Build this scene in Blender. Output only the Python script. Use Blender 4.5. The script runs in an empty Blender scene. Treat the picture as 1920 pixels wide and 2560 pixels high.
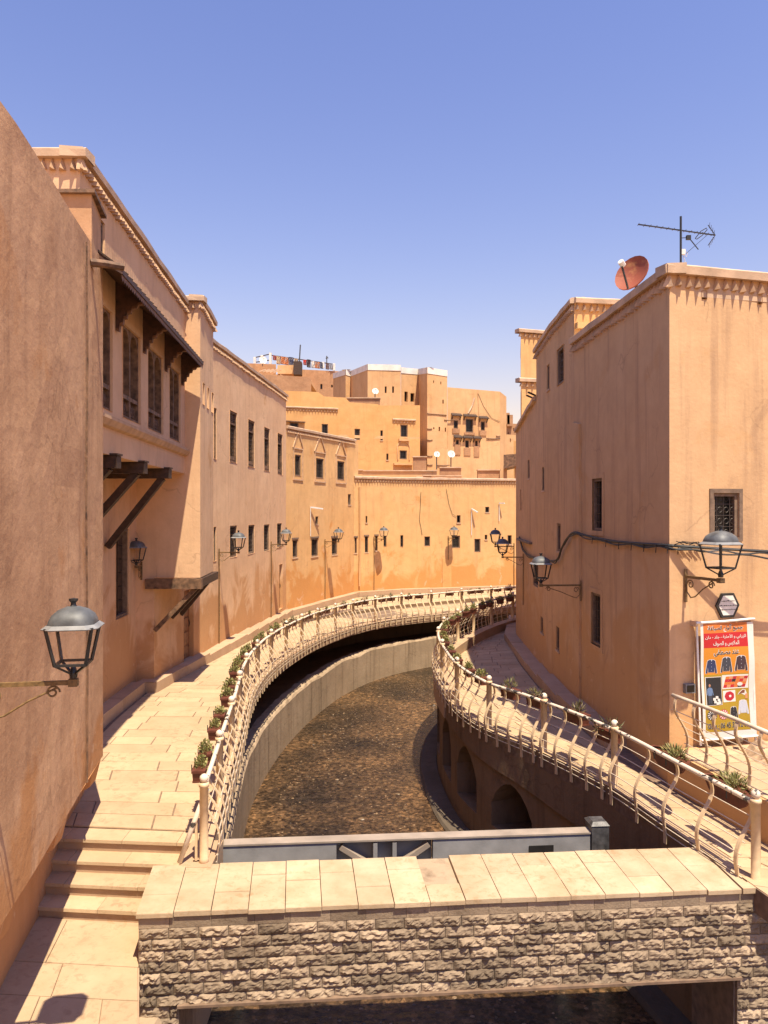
import bpy, math, random
from mathutils import Vector, Matrix, noise as mnoise
R = random.Random(7)
rad = math.radians
sc = bpy.context.scene
col = sc.collection
# ---------------------------------------------------------------- camera
FPX, CX, HY, ZC = 1920.0, 960.0, 1276.0, 4.53
cam_d = bpy.data.cameras.new('camera'); cam = bpy.data.objects.new('camera', cam_d); col.objects.link(cam)
cam.location = (0, 0, ZC); cam.rotation_euler = (rad(90), 0, 0)
cam_d.sensor_fit = 'VERTICAL'; cam_d.sensor_height = 36; cam_d.lens = 27
cam_d.shift_y = -4 / 2560; cam_d.clip_start = .05; cam_d.clip_end = 3000
sc.camera = cam
# ---------------------------------------------------------------- world, sun, exposure
SUN_EL = 68
sd = Vector((.43, -.903, 0)); sd.normalize()
sdir = Vector((sd.x * math.cos(rad(SUN_EL)), sd.y * math.cos(rad(SUN_EL)), math.sin(rad(SUN_EL))))
w = bpy.data.worlds.new('World'); sc.world = w; w.use_nodes = True
wn, wl = w.node_tree.nodes, w.node_tree.links
bg = wn['Background']
sky = wn.new('ShaderNodeTexSky'); sky.sky_type = 'NISHITA'; sky.sun_disc = False
sky.sun_elevation = rad(SUN_EL); sky.sun_rotation = rad(155)
sky.air_density = 2.2; sky.dust_density = .5; sky.ozone_density = 2.5; sky.altitude = 400
tint = wn.new('ShaderNodeMix'); tint.data_type = 'RGBA'; tint.blend_type = 'MULTIPLY'; tint.inputs[0].default_value = 1
tint.inputs[7].default_value = (.495, .405, .492, 1)
gam = wn.new('ShaderNodeGamma'); gam.inputs[1].default_value = 1.4
wl.new(sky.outputs[0], tint.inputs[6]); wl.new(tint.outputs[2], gam.inputs[0]); wl.new(gam.outputs[0], bg.inputs[0]); bg.inputs[1].default_value = .125
sun_d = bpy.data.lights.new('sun', 'SUN'); sun = bpy.data.objects.new('sun', sun_d); col.objects.link(sun)
sun_d.energy = 5.0; sun_d.angle = rad(.5); sun_d.color = (1, .88, .67)
sun.rotation_euler = sdir.to_track_quat('Z', 'Y').to_euler(); sun.location = (8, -10, 40)
sc.view_settings.view_transform = 'Standard'; sc.view_settings.look = 'None'
sc.view_settings.exposure = .9; sc.view_settings.gamma = 1
sc.cycles.max_bounces = 8; sc.cycles.diffuse_bounces = 5; sc.cycles.transparent_max_bounces = 8
sc.cycles.caustics_reflective = False; sc.cycles.caustics_refractive = False
sc.cycles.use_denoising = True
sc.cycles.sample_clamp_indirect = 6

# ---------------------------------------------------------------- pixel helpers (photo 1920 x 2560)
def ray(px): return (px - CX) / FPX
def zat(py, Y): return ZC - (py - HY) / FPX * Y
def gnd(px, py, z=0.0):
    Y = (ZC - z) * FPX / (py - HY); return Vector((ray(px) * Y, Y))
def at(px, py, Y): return Vector((ray(px) * Y, Y, zat(py, Y)))
def interp(tab, x):
    if x <= tab[0][0]: return tab[0][1]
    for (a, b), (c, d) in zip(tab, tab[1:]):
        if x <= c: return b + (d - b) * (x - a) / (c - a)
    return tab[-1][1]
def zl(Y): return interp([(10.6, 0), (16, .2), (20, .18), (26, .05), (34.5, -.2), (60, -.2)], Y)
def zr(Y): return interp([(9, 0), (17, 0), (23, -.2), (60, -.25)], Y)
WATER = -2.5

# ---------------------------------------------------------------- object helpers
ORIG = {}
def empty(name, loc, label, cat, group=None):
    o = bpy.data.objects.new(name, None); o.empty_display_size = .2; col.objects.link(o); o.location = loc
    ORIG[o.name] = Vector(loc); tag(o, label, cat, group); return o
def tag(o, label=None, cat=None, group=None, kind=None):
    if label: o['label'] = label
    if cat: o['category'] = cat
    if group: o['group'] = group
    if kind: o['kind'] = kind
    return o
class MB:
    def __init__(s): s.v = []; s.f = []; s.m = []; s.mi = 0
    def quad(s, a, b, c, d): i = len(s.v); s.v += [Vector(a), Vector(b), Vector(c), Vector(d)]; s.f.append((i, i+1, i+2, i+3)); s.m.append(s.mi); return s
    def poly(s, pts): i = len(s.v); s.v += [Vector(p) for p in pts]; s.f.append(tuple(range(i, i+len(pts)))); s.m.append(s.mi); return s
    def hexa(s, p):   # 8 corners: bottom 4 ccw, top 4 ccw
        i = len(s.v); s.v += [Vector(q) for q in p]
        for f in ((3,2,1,0),(4,5,6,7),(0,1,5,4),(1,2,6,5),(2,3,7,6),(3,0,4,7)): s.f.append(tuple(i+k for k in f)); s.m.append(s.mi)
        return s
    def box(s, c, d, rz=0, M=None):
        x, y, z = d[0]/2, d[1]/2, d[2]/2
        p = [Vector(q) for q in ((-x,-y,-z),(x,-y,-z),(x,y,-z),(-x,y,-z),(-x,-y,z),(x,-y,z),(x,y,z),(-x,y,z))]
        M = M or Matrix.Rotation(rz, 3, 'Z'); c = Vector(c)
        return s.hexa([M @ q + c for q in p])
    def bar(s, a, b, wd, ht, up=(0,0,1)):   # box between two points
        a, b = Vector(a), Vector(b); d = (b - a); L = d.length
        if L < 1e-6: return s
        d.normalize(); u = Vector(up); x = d.cross(u)
        if x.length < 1e-4: x = d.cross(Vector((1,0,0)))
        x.normalize(); u = x.cross(d); x *= wd/2; u *= ht/2
        return s.hexa([a-x-u, a+x-u, b+x-u, b-x-u, a-x+u, a+x+u, b+x+u, b-x+u])
    def tube(s, pts, r, n=6, cap=True):
        pts = [Vector(p) for p in pts]; i0 = len(s.v); m = len(pts)
        rr = r if isinstance(r, (list, tuple)) else [r]*m
        pv = None
        for k, p in enumerate(pts):
            d = (pts[min(k+1, m-1)] - pts[max(k-1, 0)])
            d = d.normalized() if d.length > 1e-9 else Vector((0,0,1))
            if pv is None:
                x = d.cross(Vector((0,0,1)))
                if x.length < 1e-3: x = d.cross(Vector((0,1,0)))
                x.normalize()
            else:
                x = pv - d * pv.dot(d)
                if x.length < 1e-4: x = d.cross(Vector((0,0,1)))
                x.normalize()
            pv = x; y = d.cross(x)
            for q in range(n):
                t = 2*math.pi*q/n; s.v.append(p + (x*math.cos(t) + y*math.sin(t))*rr[k])
        for k in range(m-1):
            for q in range(n):
                a = i0+k*n+q; b = i0+k*n+(q+1) % n; s.f.append((a, b, b+n, a+n)); s.m.append(s.mi)
        if cap:
            s.f.append(tuple(i0+q for q in reversed(range(n)))); s.m.append(s.mi)
            s.f.append(tuple(i0+(m-1)*n+q for q in range(n))); s.m.append(s.mi)
        return s
    def lathe(s, prof, c=(0,0,0), n=12):
        c = Vector(c); i0 = len(s.v)
        for r, z in prof:
            for q in range(n):
                t = 2*math.pi*q/n; s.v.append(c + Vector((r*math.cos(t), r*math.sin(t), z)))
        for k in range(len(prof)-1):
            for q in range(n):
                a = i0+k*n+q; b = i0+k*n+(q+1) % n; s.f.append((a, b, b+n, a+n)); s.m.append(s.mi)
        s.f.append(tuple(i0+q for q in reversed(range(n)))); s.m.append(s.mi)
        s.f.append(tuple(i0+(len(prof)-1)*n+q for q in range(n))); s.m.append(s.mi)
        return s
    def grid(s, rows):   # rows of points
        i0 = len(s.v); n = len(rows[0])
        for r in rows: s.v += [Vector(p) for p in r]
        for a in range(len(rows)-1):
            for b in range(n-1):
                i = i0+a*n+b; s.f.append((i, i+1, i+n+1, i+n)); s.m.append(s.mi)
        return s
    def mesh(s, name, mats, off=Vector((0,0,0)), smooth=False):
        me = bpy.data.meshes.new(name); me.from_pydata([tuple(p-off) for p in s.v], [], s.f)
        for m in (mats if isinstance(mats, (list, tuple)) else [mats]): me.materials.append(m)
        if s.mi or any(s.m): me.polygons.foreach_set('material_index', s.m)
        if smooth: me.polygons.foreach_set('use_smooth', [True]*len(me.polygons))
        me.update(); return me
    def build(s, name, mats, parent=None, smooth=False, loc=None):
        off = ORIG[parent.name] if parent else Vector(loc or (0,0,0))
        o = bpy.data.objects.new(name, s.mesh(name, mats, off, smooth)); col.objects.link(o)
        if parent: o.parent = parent
        elif loc: o.location = loc
        ORIG[o.name] = off; return o
def inst(name, me, loc, rz=0, parent=None, scale=None, rot=None):
    o = bpy.data.objects.new(name, me); col.objects.link(o)
    off = Vector((0,0,0))
    if parent: o.parent = parent; off = ORIG[parent.name]
    o.location = Vector(loc) - off; o.rotation_euler = rot if rot else (0, 0, rz)
    if scale: o.scale = scale if isinstance(scale, (tuple, list)) else (scale,)*3
    ORIG[o.name] = Vector(loc); return o
def copy_tree(o, parent=None):
    c = o.copy(); col.objects.link(c); c.parent = parent
    for ch in o.children: copy_tree(ch, c)
    return c

# ---------------------------------------------------------------- materials
def mat(name): m = bpy.data.materials.new(name); m.use_nodes = True; return m, m.node_tree.nodes, m.node_tree.links
def N(ns, t, **k):
    n = ns.new(t)
    for a, b in k.items():
        if a[0] == 'i' and a[1:].isdigit(): n.inputs[int(a[1:])].default_value = b
        else: setattr(n, a, b)
    return n
def srgb(r, g, b):
    f = lambda c: ((c/255+.055)/1.055)**2.4 if c/255 > .04045 else c/255/12.92
    return (f(r), f(g), f(b), 1)
def ramp(ns, stops):
    n = ns.new('ShaderNodeValToRGB'); e = n.color_ramp.elements
    while len(e) < len(stops): e.new(.5)
    for k, (p, c) in enumerate(stops): e[k].position = p; e[k].color = c if len(c) == 4 else (*c, 1)
    return n
def simple(name, c, rough=.7, metal=0, var=.12, scale=9, bump=.15, bscale=40, c2=None, thr=(.45, .65)):
    m, ns, ls = mat(name); b = ns['Principled BSDF']
    b.inputs['Roughness'].default_value = rough; b.inputs['Metallic'].default_value = metal
    g = N(ns, 'ShaderNodeNewGeometry')
    no = N(ns, 'ShaderNodeTexNoise'); no.inputs['Scale'].default_value = scale; no.inputs['Detail'].default_value = 6
    ls.new(g.outputs['Position'], no.inputs['Vector'])
    c = tuple(c[:3]); d = c2[:3] if c2 else tuple(x*(1-var*2.2) for x in c)
    if c2: rp = ramp(ns, [(thr[0], c), (thr[1], d)])
    else: rp = ramp(ns, [(.25, d), (.75, tuple(min(1, x*(1+var)) for x in c))])
    ls.new(no.outputs[0], rp.inputs[0]); ls.new(rp.outputs[0], b.inputs['Base Color'])
    if bump:
        n2 = N(ns, 'ShaderNodeTexNoise'); n2.inputs['Scale'].default_value = bscale; n2.inputs['Detail'].default_value = 4
        ls.new(g.outputs['Position'], n2.inputs['Vector'])
        bp = N(ns, 'ShaderNodeBump'); bp.inputs['Strength'].default_value = bump; bp.inputs['Distance'].default_value = .01
        ls.new(n2.outputs[0], bp.inputs['Height']); ls.new(bp.outputs[0], b.inputs['Normal'])
    return m
def mixc(ns, ls, fac, a, b, mode='MIX'):
    n = N(ns, 'ShaderNodeMix', data_type='RGBA', blend_type=mode)
    for v, i in ((fac, 0), (a, 6), (b, 7)):
        if hasattr(v, 'is_linked') or hasattr(v, 'links'): ls.new(v, n.inputs[i])
        elif i == 0: n.inputs[0].default_value = v
        else: n.inputs[i].default_value = v if len(v) == 4 else (*v, 1)
    return n.outputs[2]
def plaster(name, c, c2, stain, damp=None, damp_z=(0, 2.5), streak=.35, bump=.5, seed=0., patch=None, mottle=.5, rough_scale=14):
    m, ns, ls = mat(name); b = ns['Principled BSDF']; b.inputs['Roughness'].default_value = .93
    b.inputs['Specular IOR Level'].default_value = .15
    g = N(ns, 'ShaderNodeNewGeometry')
    mp = N(ns, 'ShaderNodeMapping'); mp.inputs['Location'].default_value = (seed*7.1, seed*3.3, seed*1.7)
    ls.new(g.outputs['Position'], mp.inputs['Vector']); P = mp.outputs[0]
    def noise(sc_, det=6, vec=P, rough=.55, dist=0):
        n = N(ns, 'ShaderNodeTexNoise'); n.inputs['Scale'].default_value = sc_; n.inputs['Detail'].default_value = det
        n.inputs['Roughness'].default_value = rough; n.inputs['Distortion'].default_value = dist
        ls.new(vec, n.inputs['Vector']); return n.outputs[0]
    r1 = ramp(ns, [(.35, (0,0,0)), (.65, (1,1,1))]); ls.new(noise(.45, 7, rough=.6, dist=.4), r1.inputs[0])
    cc = mixc(ns, ls, r1.outputs[0], c, c2)
    r2 = ramp(ns, [(.3, (.80,.78,.76)), (.7, (1.1,1.1,1.1))]); ls.new(noise(2.3, 9, rough=.68), r2.inputs[0])
    cc = mixc(ns, ls, mottle, cc, r2.outputs[0], 'MULTIPLY')
    # vertical water streaks
    m2 = N(ns, 'ShaderNodeMapping'); m2.inputs['Scale'].default_value = (2.6, 2.6, .16)
    ls.new(P, m2.inputs['Vector'])
    r3 = ramp(ns, [(.52, (0,0,0)), (.74, (1,1,1))]); ls.new(noise(1.5, 6, m2.outputs[0], .6), r3.inputs[0])
    ms = N(ns, 'ShaderNodeMath', operation='MULTIPLY'); ls.new(r3.outputs[0], ms.inputs[0]); ms.inputs[1].default_value = streak
    cc = mixc(ns, ls, ms.outputs[0], cc, stain)
    if damp:
        sp = N(ns, 'ShaderNodeSeparateXYZ'); ls.new(g.outputs['Position'], sp.inputs[0])
        mr = N(ns, 'ShaderNodeMapRange'); mr.inputs[1].default_value = damp_z[0]; mr.inputs[2].default_value = damp_z[1]; mr.inputs[3].default_value = 1; mr.inputs[4].default_value = 0
        ls.new(sp.outputs[2], mr.inputs[0])
        ad = N(ns, 'ShaderNodeMath', operation='ADD'); _nm = N(ns, 'ShaderNodeMath', operation='MULTIPLY_ADD'); ls.new(noise(.55, 7, rough=.62, dist=.6), _nm.inputs[0]); _nm.inputs[1].default_value = 2.6; _nm.inputs[2].default_value = -.85
        ls.new(mr.outputs[0], ad.inputs[0]); ls.new(_nm.outputs[0], ad.inputs[1])
        r4 = ramp(ns, [(.75, (0,0,0)), (1.0, (1,1,1))]); ls.new(ad.outputs[0], r4.inputs[0])
        md = N(ns, 'ShaderNodeMath', operation='MULTIPLY'); ls.new(r4.outputs[0], md.inputs[0]); md.inputs[1].default_value = .75
        cc = mixc(ns, ls, md.outputs[0], cc, damp)
        # peeled, paler scabs low on the wall
        r5 = ramp(ns, [(.60, (0,0,0)), (.63, (1,1,1))]); ls.new(noise(1.3, 9, rough=.7, dist=.8), r5.inputs[0])
        m5 = N(ns, 'ShaderNodeMath', operation='MULTIPLY'); ls.new(r5.outputs[0], m5.inputs[0]); ls.new(r4.outputs[0], m5.inputs[1])
        m6 = N(ns, 'ShaderNodeMath', operation='MULTIPLY'); ls.new(m5.outputs[0], m6.inputs[0]); m6.inputs[1].default_value = .6
        cc = mixc(ns, ls, m6.outputs[0], cc, patch or (.62, .42, .27))
    vo = N(ns, 'ShaderNodeTexVoronoi', feature='DISTANCE_TO_EDGE'); vo.inputs['Scale'].default_value = .42
    nd = N(ns, 'ShaderNodeTexNoise'); nd.inputs['Scale'].default_value = 1.6; nd.inputs['Detail'].default_value = 7; ls.new(P, nd.inputs['Vector'])
    vm = N(ns, 'ShaderNodeMix', data_type='RGBA', blend_type='LINEAR_LIGHT'); vm.inputs[0].default_value = .55; ls.new(P, vm.inputs[6]); ls.new(nd.outputs['Color'], vm.inputs[7])
    ls.new(vm.outputs[2], vo.inputs['Vector'])
    rc_ = ramp(ns, [(.0, (1,1,1)), (.006, (.5,.5,.5)), (.012, (0,0,0))]); ls.new(vo.outputs['Distance'], rc_.inputs[0])
    rk = ramp(ns, [(.50, (0,0,0)), (.58, (1,1,1))]); ls.new(noise(.7, 3), rk.inputs[0])
    mk = N(ns, 'ShaderNodeMath', operation='MULTIPLY'); ls.new(rc_.outputs[0], mk.inputs[0]); ls.new(rk.outputs[0], mk.inputs[1])
    mk2 = N(ns, 'ShaderNodeMath', operation='MULTIPLY'); ls.new(mk.outputs[0], mk2.inputs[0]); mk2.inputs[1].default_value = .28
    cc = mixc(ns, ls, mk2.outputs[0], cc, tuple(x*.5 for x in stain))
    rs = ramp(ns, [(.63, (0,0,0)), (.69, (.5,.5,.5)), (.8, (.75,.75,.75))]); ls.new(noise(.8, 8, rough=.62, dist=1.2), rs.inputs[0])
    ms2 = N(ns, 'ShaderNodeMath', operation='MULTIPLY'); ls.new(rs.outputs[0], ms2.inputs[0]); ms2.inputs[1].default_value = streak
    cc = mixc(ns, ls, ms2.outputs[0], cc, stain)
    ls.new(cc, b.inputs['Base Color'])
    h1 = noise(rough_scale, 8, rough=.65); h2 = noise(1.1, 4)
    mh = N(ns, 'ShaderNodeMath', operation='MULTIPLY_ADD'); ls.new(h2, mh.inputs[0]); mh.inputs[1].default_value = 2.5; ls.new(h1, mh.inputs[2])
    bp = N(ns, 'ShaderNodeBump'); bp.inputs['Strength'].default_value = bump; bp.inputs['Distance'].default_value = .02
    ls.new(mh.outputs[0], bp.inputs['Height']); ls.new(bp.outputs[0], b.inputs['Normal'])
    return m
def stone(name, c, c2, spot=(.33, .2, .1), island=True, bump=.35, rnd=.22, rough=.75):
    m, ns, ls = mat(name); b = ns['Principled BSDF']; b.inputs['Roughness'].default_value = rough
    b.inputs['Specular IOR Level'].default_value = .25
    g = N(ns, 'ShaderNodeNewGeometry'); P = g.outputs['Position']
    oi = N(ns, 'ShaderNodeObjectInfo')
    ra = N(ns, 'ShaderNodeMath', operation='ADD'); ls.new(g.outputs['Random Per Island'], ra.inputs[0]); ls.new(oi.outputs['Random'], ra.inputs[1])
    fr = N(ns, 'ShaderNodeMath', operation='FRACT'); ls.new(ra.outputs[0], fr.inputs[0])
    n1 = N(ns, 'ShaderNodeTexNoise'); n1.inputs['Scale'].default_value = 1.6; n1.inputs['Detail'].default_value = 8; n1.inputs['Roughness'].default_value = .65
    ls.new(P, n1.inputs['Vector'])
    r1 = ramp(ns, [(.35, c), (.68, c2)]); ls.new(n1.outputs[0], r1.inputs[0])
    mr = N(ns, 'ShaderNodeMapRange'); mr.inputs[3].default_value = 1-rnd; mr.inputs[4].default_value = 1+rnd*.45; ls.new(fr.outputs[0], mr.inputs[0])
    cc = mixc(ns, ls, 1.0, r1.outputs[0], mr.outputs[0], 'MULTIPLY')
    n2 = N(ns, 'ShaderNodeTexNoise'); n2.inputs['Scale'].default_value = 9; n2.inputs['Detail'].default_value = 8; n2.inputs['Roughness'].default_value = .7; n2.inputs['Distortion'].default_value = .6
    ls.new(P, n2.inputs['Vector'])
    r2 = ramp(ns, [(.52, (0,0,0)), (.60, (.55,.55,.55)), (.75, (.8,.8,.8))]); ls.new(n2.outputs[0], r2.inputs[0])
    n5 = N(ns, 'ShaderNodeTexNoise'); n5.inputs['Scale'].default_value = .9; n5.inputs['Detail'].default_value = 5; ls.new(P, n5.inputs['Vector'])
    r5 = ramp(ns, [(.42, (.15,.15,.15)), (.62, (1,1,1))]); ls.new(n5.outputs[0], r5.inputs[0])
    m5 = N(ns, 'ShaderNodeMath', operation='MULTIPLY'); ls.new(r2.outputs[0], m5.inputs[0]); ls.new(r5.outputs[0], m5.inputs[1])
    cc = mixc(ns, ls, m5.outputs[0], cc, spot)
    ls.new(cc, b.inputs['Base Color'])
    n3 = N(ns, 'ShaderNodeTexNoise'); n3.inputs['Scale'].default_value = 26; n3.inputs['Detail'].default_value = 8; n3.inputs['Roughness'].default_value = .7
    ls.new(P, n3.inputs['Vector'])
    bp = N(ns, 'ShaderNodeBump'); bp.inputs['Strength'].default_value = bump; bp.inputs['Distance'].default_value = .012
    ls.new(n3.outputs[0], bp.inputs['Height']); ls.new(bp.outputs[0], b.inputs['Normal'])
    return m
def flat(name, c, rough=.6, emit=None):
    m, ns, ls = mat(name); b = ns['Principled BSDF']; b.inputs['Base Color'].default_value = (*c[:3], 1); b.inputs['Roughness'].default_value = rough
    return m
SALMON = (.655, .415, .24); OCHRE = (.62, .365, .155)
M = {}
M['near'] = plaster('plaster_near_wall', (.61,.375,.215), (.46,.265,.145), (.27,.145,.08), (.46,.215,.08), (-.6, 2.2), streak=.5, bump=.45, seed=1, rough_scale=9, mottle=.8)
M['salmon'] = plaster('plaster_salmon', SALMON, (.69,.45,.27), (.37,.20,.12), (.46,.23,.09), (-.2, 3.0), streak=.3, bump=.28, seed=2)
M['ochre'] = plaster('plaster_ochre', OCHRE, (.64,.39,.18), (.40,.20,.10), (.52,.23,.065), (-.6, 2.8), streak=.35, bump=.35, seed=3)
M['orange'] = plaster('plaster_orange', (.57,.315,.12), (.60,.345,.145), (.36,.18,.07), streak=.3, bump=.4, seed=4)
M['tan'] = plaster('plaster_tan', (.61,.385,.20), (.56,.33,.155), (.34,.18,.09), streak=.4, bump=.4, seed=5)
M['brown'] = plaster('plaster_right_house', (.60,.385,.215), (.55,.345,.185), (.30,.18,.11), (.52,.295,.13), (-.3, 3.2), streak=.6, bump=.3, seed=6)
M['brick_far'] = plaster('brick_far', (.46,.26,.14), (.36,.20,.11), (.25,.14,.08), streak=.4, bump=.9, seed=8, mottle=.9)
M['cap'] = simple('limewashed_cap', (.56,.385,.25), .85, var=.15, scale=3, bump=.3)
M['white_cap'] = simple('white_parapet', (.74,.68,.60), .85, var=.1, scale=2, bump=.3)
M['corbel'] = simple('corbel_plaster', (.53,.335,.195), .9, var=.15, scale=4, bump=.3)
M['paving'] = stone('paving_limestone', (.415,.29,.172), (.49,.355,.22), (.27,.165,.095), rnd=.13)
M['coping'] = stone('coping_slab', (.385,.275,.165), (.52,.40,.265), (.30,.18,.09), rnd=.12)
M['joint'] = simple('paving_bed', (.20,.13,.085), .95, var=.2)
M['kerb'] = stone('kerb_stone', (.40,.265,.165), (.47,.325,.21), rnd=.12)
M['wet'] = plaster('shade_dark_footing', (.13,.10,.075), (.09,.07,.05), (.05,.04,.03), streak=.4, bump=.8, seed=11)  # footing tone darkened to carry the shadow along the river wall
M['rock'] = stone('split_face_stone', (.235,.175,.12), (.36,.27,.185), (.15,.105,.07), bump=.9, rnd=.45, rough=.9)
M['mortar'] = simple('mortar', (.22,.16,.115), .95, var=.2)
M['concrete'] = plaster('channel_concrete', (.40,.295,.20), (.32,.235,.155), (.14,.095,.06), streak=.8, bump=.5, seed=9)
M['dkconc'] = plaster('dark_concrete', (.23,.155,.095), (.18,.12,.072), (.075,.05,.032), streak=.6, bump=.5, seed=10)  # darker, browner tone than the channel concrete
M['cream'] = simple('cream_rail_paint', (.63,.46,.28), .45, var=.08, scale=14, bump=.1)
M['chipped'] = simple('chipped_white_rail_paint', (.66,.55,.43), .45, var=.1, scale=7, bump=.3, c2=(.05,.045,.04), thr=(.56, .59))
M['rod'] = simple('rail_rod_paint', (.60,.49,.37), .45, var=.1, bump=0)
M['steel'] = simple('grey_steel', (.31,.30,.295), .5, metal=.15, var=.15, scale=3, bump=.15)
M['steel_top'] = simple('dusty_steel_top', (.36,.29,.23), .6, metal=.15, var=.15, scale=3, bump=.15)
M['rail_steel'] = simple('dark_guide_steel', (.09,.085,.085), .5, metal=.2, var=.35, scale=9, bump=.2)
M['iron'] = simple('black_iron', (.018,.016,.015), .5, var=.2, bump=.1)
M['lampblk'] = simple('lamp_enamel', (.022,.024,.026), .38, var=.2, bump=.1)
M['lampgrey'] = simple('lamp_dome', (.10,.105,.11), .55, var=.25, scale=8, bump=.1)
M['lamprim'] = simple('lamp_rim', (.21,.21,.21), .5, var=.15, bump=.1)
M['bronze'] = simple('ochre_bracket_paint', (.19,.115,.045), .55, var=.25, scale=25, bump=.2)
M['wood'] = simple('dark_wood', (.055,.028,.016), .65, var=.3, scale=12, bump=.4, bscale=30)
M['eave'] = simple('eave_wood', (.075,.03,.018), .65, var=.3, scale=10, bump=.4)
M['carved'] = simple('carved_wood', (.19,.085,.04), .7, var=.3, scale=12, bump=.3)
M['midwood'] = simple('weathered_wood', (.20,.11,.06), .75, var=.35, scale=9, bump=.5)
M['door'] = simple('red_wood_door', (.27,.115,.045), .6, var=.25, scale=8, bump=.3)
M['frame'] = simple('grey_window_frame', (.20,.13,.085), .75, var=.2, scale=10, bump=.2)
M['pane'] = flat('dark_glass', (.005,.005,.005), .35)
M['grille'] = simple('grille_iron', (.055,.038,.028), .6, var=.3, bump=.1)
M['lattice'] = simple('lattice_wood', (.13,.065,.035), .7, var=.3, bump=.1)
M['terra'] = simple('terracotta_plastic', (.13,.038,.022), .5, var=.2, scale=12, bump=.1)
M['soil'] = simple('soil', (.05,.03,.018), .95, var=.3)
M['cable'] = flat('black_cable', (.015,.014,.014), .6)
M['white'] = simple('white_paint', (.72,.68,.62), .6, var=.1, bump=.1)
M['rust'] = simple('rusty_dish', (.27,.065,.03), .7, var=.25, scale=3, bump=.3, c2=(.48,.22,.08), thr=(.55, .7))
M['mast'] = simple('galvanised_mast', (.10,.10,.10), .5, metal=.5, var=.2, bump=0)
M['rubble'] = simple('rubble_earth', (.42,.28,.17), .95, var=.35, scale=7, bump=.9, bscale=14)
M['pebble'] = stone('river_pebble', (.085,.055,.032), (.26,.17,.095), (.05,.03,.018), rnd=.9, rough=.3)
gl, gns, gls = mat('lamp_glass'); gns.remove(gns['Principled BSDF'])
_t = N(gns, 'ShaderNodeBsdfTransparent'); _g = N(gns, 'ShaderNodeBsdfGlossy'); _g.inputs['Roughness'].default_value = .08
_x = N(gns, 'ShaderNodeMixShader'); _x.inputs[0].default_value = .06
gls.new(_t.outputs[0], _x.inputs[1]); gls.new(_g.outputs[0], _x.inputs[2]); gls.new(_x.outputs[0], gns['Material Output'].inputs[0])
M['glass'] = gl
def leafmat(name, a, b_):
    m, ns, ls = mat(name); b = ns['Principled BSDF']; b.inputs['Roughness'].default_value = .55
    g = N(ns, 'ShaderNodeNewGeometry'); r = ramp(ns, [(0, a), (1, b_)]); ls.new(g.outputs['Random Per Island'], r.inputs[0]); ls.new(r.outputs[0], b.inputs['Base Color'])
    return m
M['leaf'] = leafmat('geranium_leaf', (.10,.11,.03), (.38,.34,.12))
M['leafdry'] = leafmat('dry_leaf', (.16,.11,.045), (.10,.11,.04))
# water: shallow brown stream over a stony bed
wm, ns, ls = mat('shallow_water'); b = ns['Principled BSDF']
g = N(ns, 'ShaderNodeNewGeometry')
n1 = N(ns, 'ShaderNodeTexNoise'); n1.inputs['Scale'].default_value = .38; n1.inputs['Detail'].default_value = 5; ls.new(g.outputs['Position'], n1.inputs['Vector'])
n2 = N(ns, 'ShaderNodeTexVoronoi'); n2.inputs['Scale'].default_value = 13; ls.new(g.outputs['Position'], n2.inputs['Vector'])
n3 = N(ns, 'ShaderNodeTexNoise'); n3.inputs['Scale'].default_value = 9; n3.inputs['Detail'].default_value = 9; n3.inputs['Roughness'].default_value = .75; ls.new(g.outputs['Position'], n3.inputs['Vector'])
r1 = ramp(ns, [(.34, (.024,.018,.013)), (.50, (.080,.049,.026)), (.66, (.155,.09,.043))]); ls.new(n1.outputs[0], r1.inputs[0])
r2 = ramp(ns, [(0, (.25,.25,.25)), (.55, (.9,.9,.9)), (1, (2.0,1.85,1.7))]); ls.new(n2.outputs['Color'], r2.inputs[0])
c1 = mixc(ns, ls, .95, r1.outputs[0], r2.outputs[0], 'MULTIPLY')
r3 = ramp(ns, [(.40, (.12,.11,.10)), (.60, (1.35,1.3,1.25))]); ls.new(n3.outputs[0], r3.inputs[0])
c1 = mixc(ns, ls, .9, c1, r3.outputs[0], 'MULTIPLY')
ls.new(c1, b.inputs['Base Color']); b.inputs['Roughness'].default_value = .12; b.inputs['IOR'].default_value = 1.33
n4 = N(ns, 'ShaderNodeTexNoise'); n4.inputs['Scale'].default_value = 4.2; n4.inputs['Detail'].default_value = 6; n4.inputs['Roughness'].default_value = .6
mp = N(ns, 'ShaderNodeMapping'); mp.inputs['Scale'].default_value = (1.0, 2.2, 1); ls.new(g.outputs['Position'], mp.inputs['Vector']); ls.new(mp.outputs[0], n4.inputs['Vector'])
bp = N(ns, 'ShaderNodeBump'); bp.inputs['Strength'].default_value = .8; bp.inputs['Distance'].default_value = .06
ls.new(n4.outputs[0], bp.inputs['Height']); ls.new(bp.outputs[0], b.inputs['Normal'])
M['water'] = wm

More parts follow.
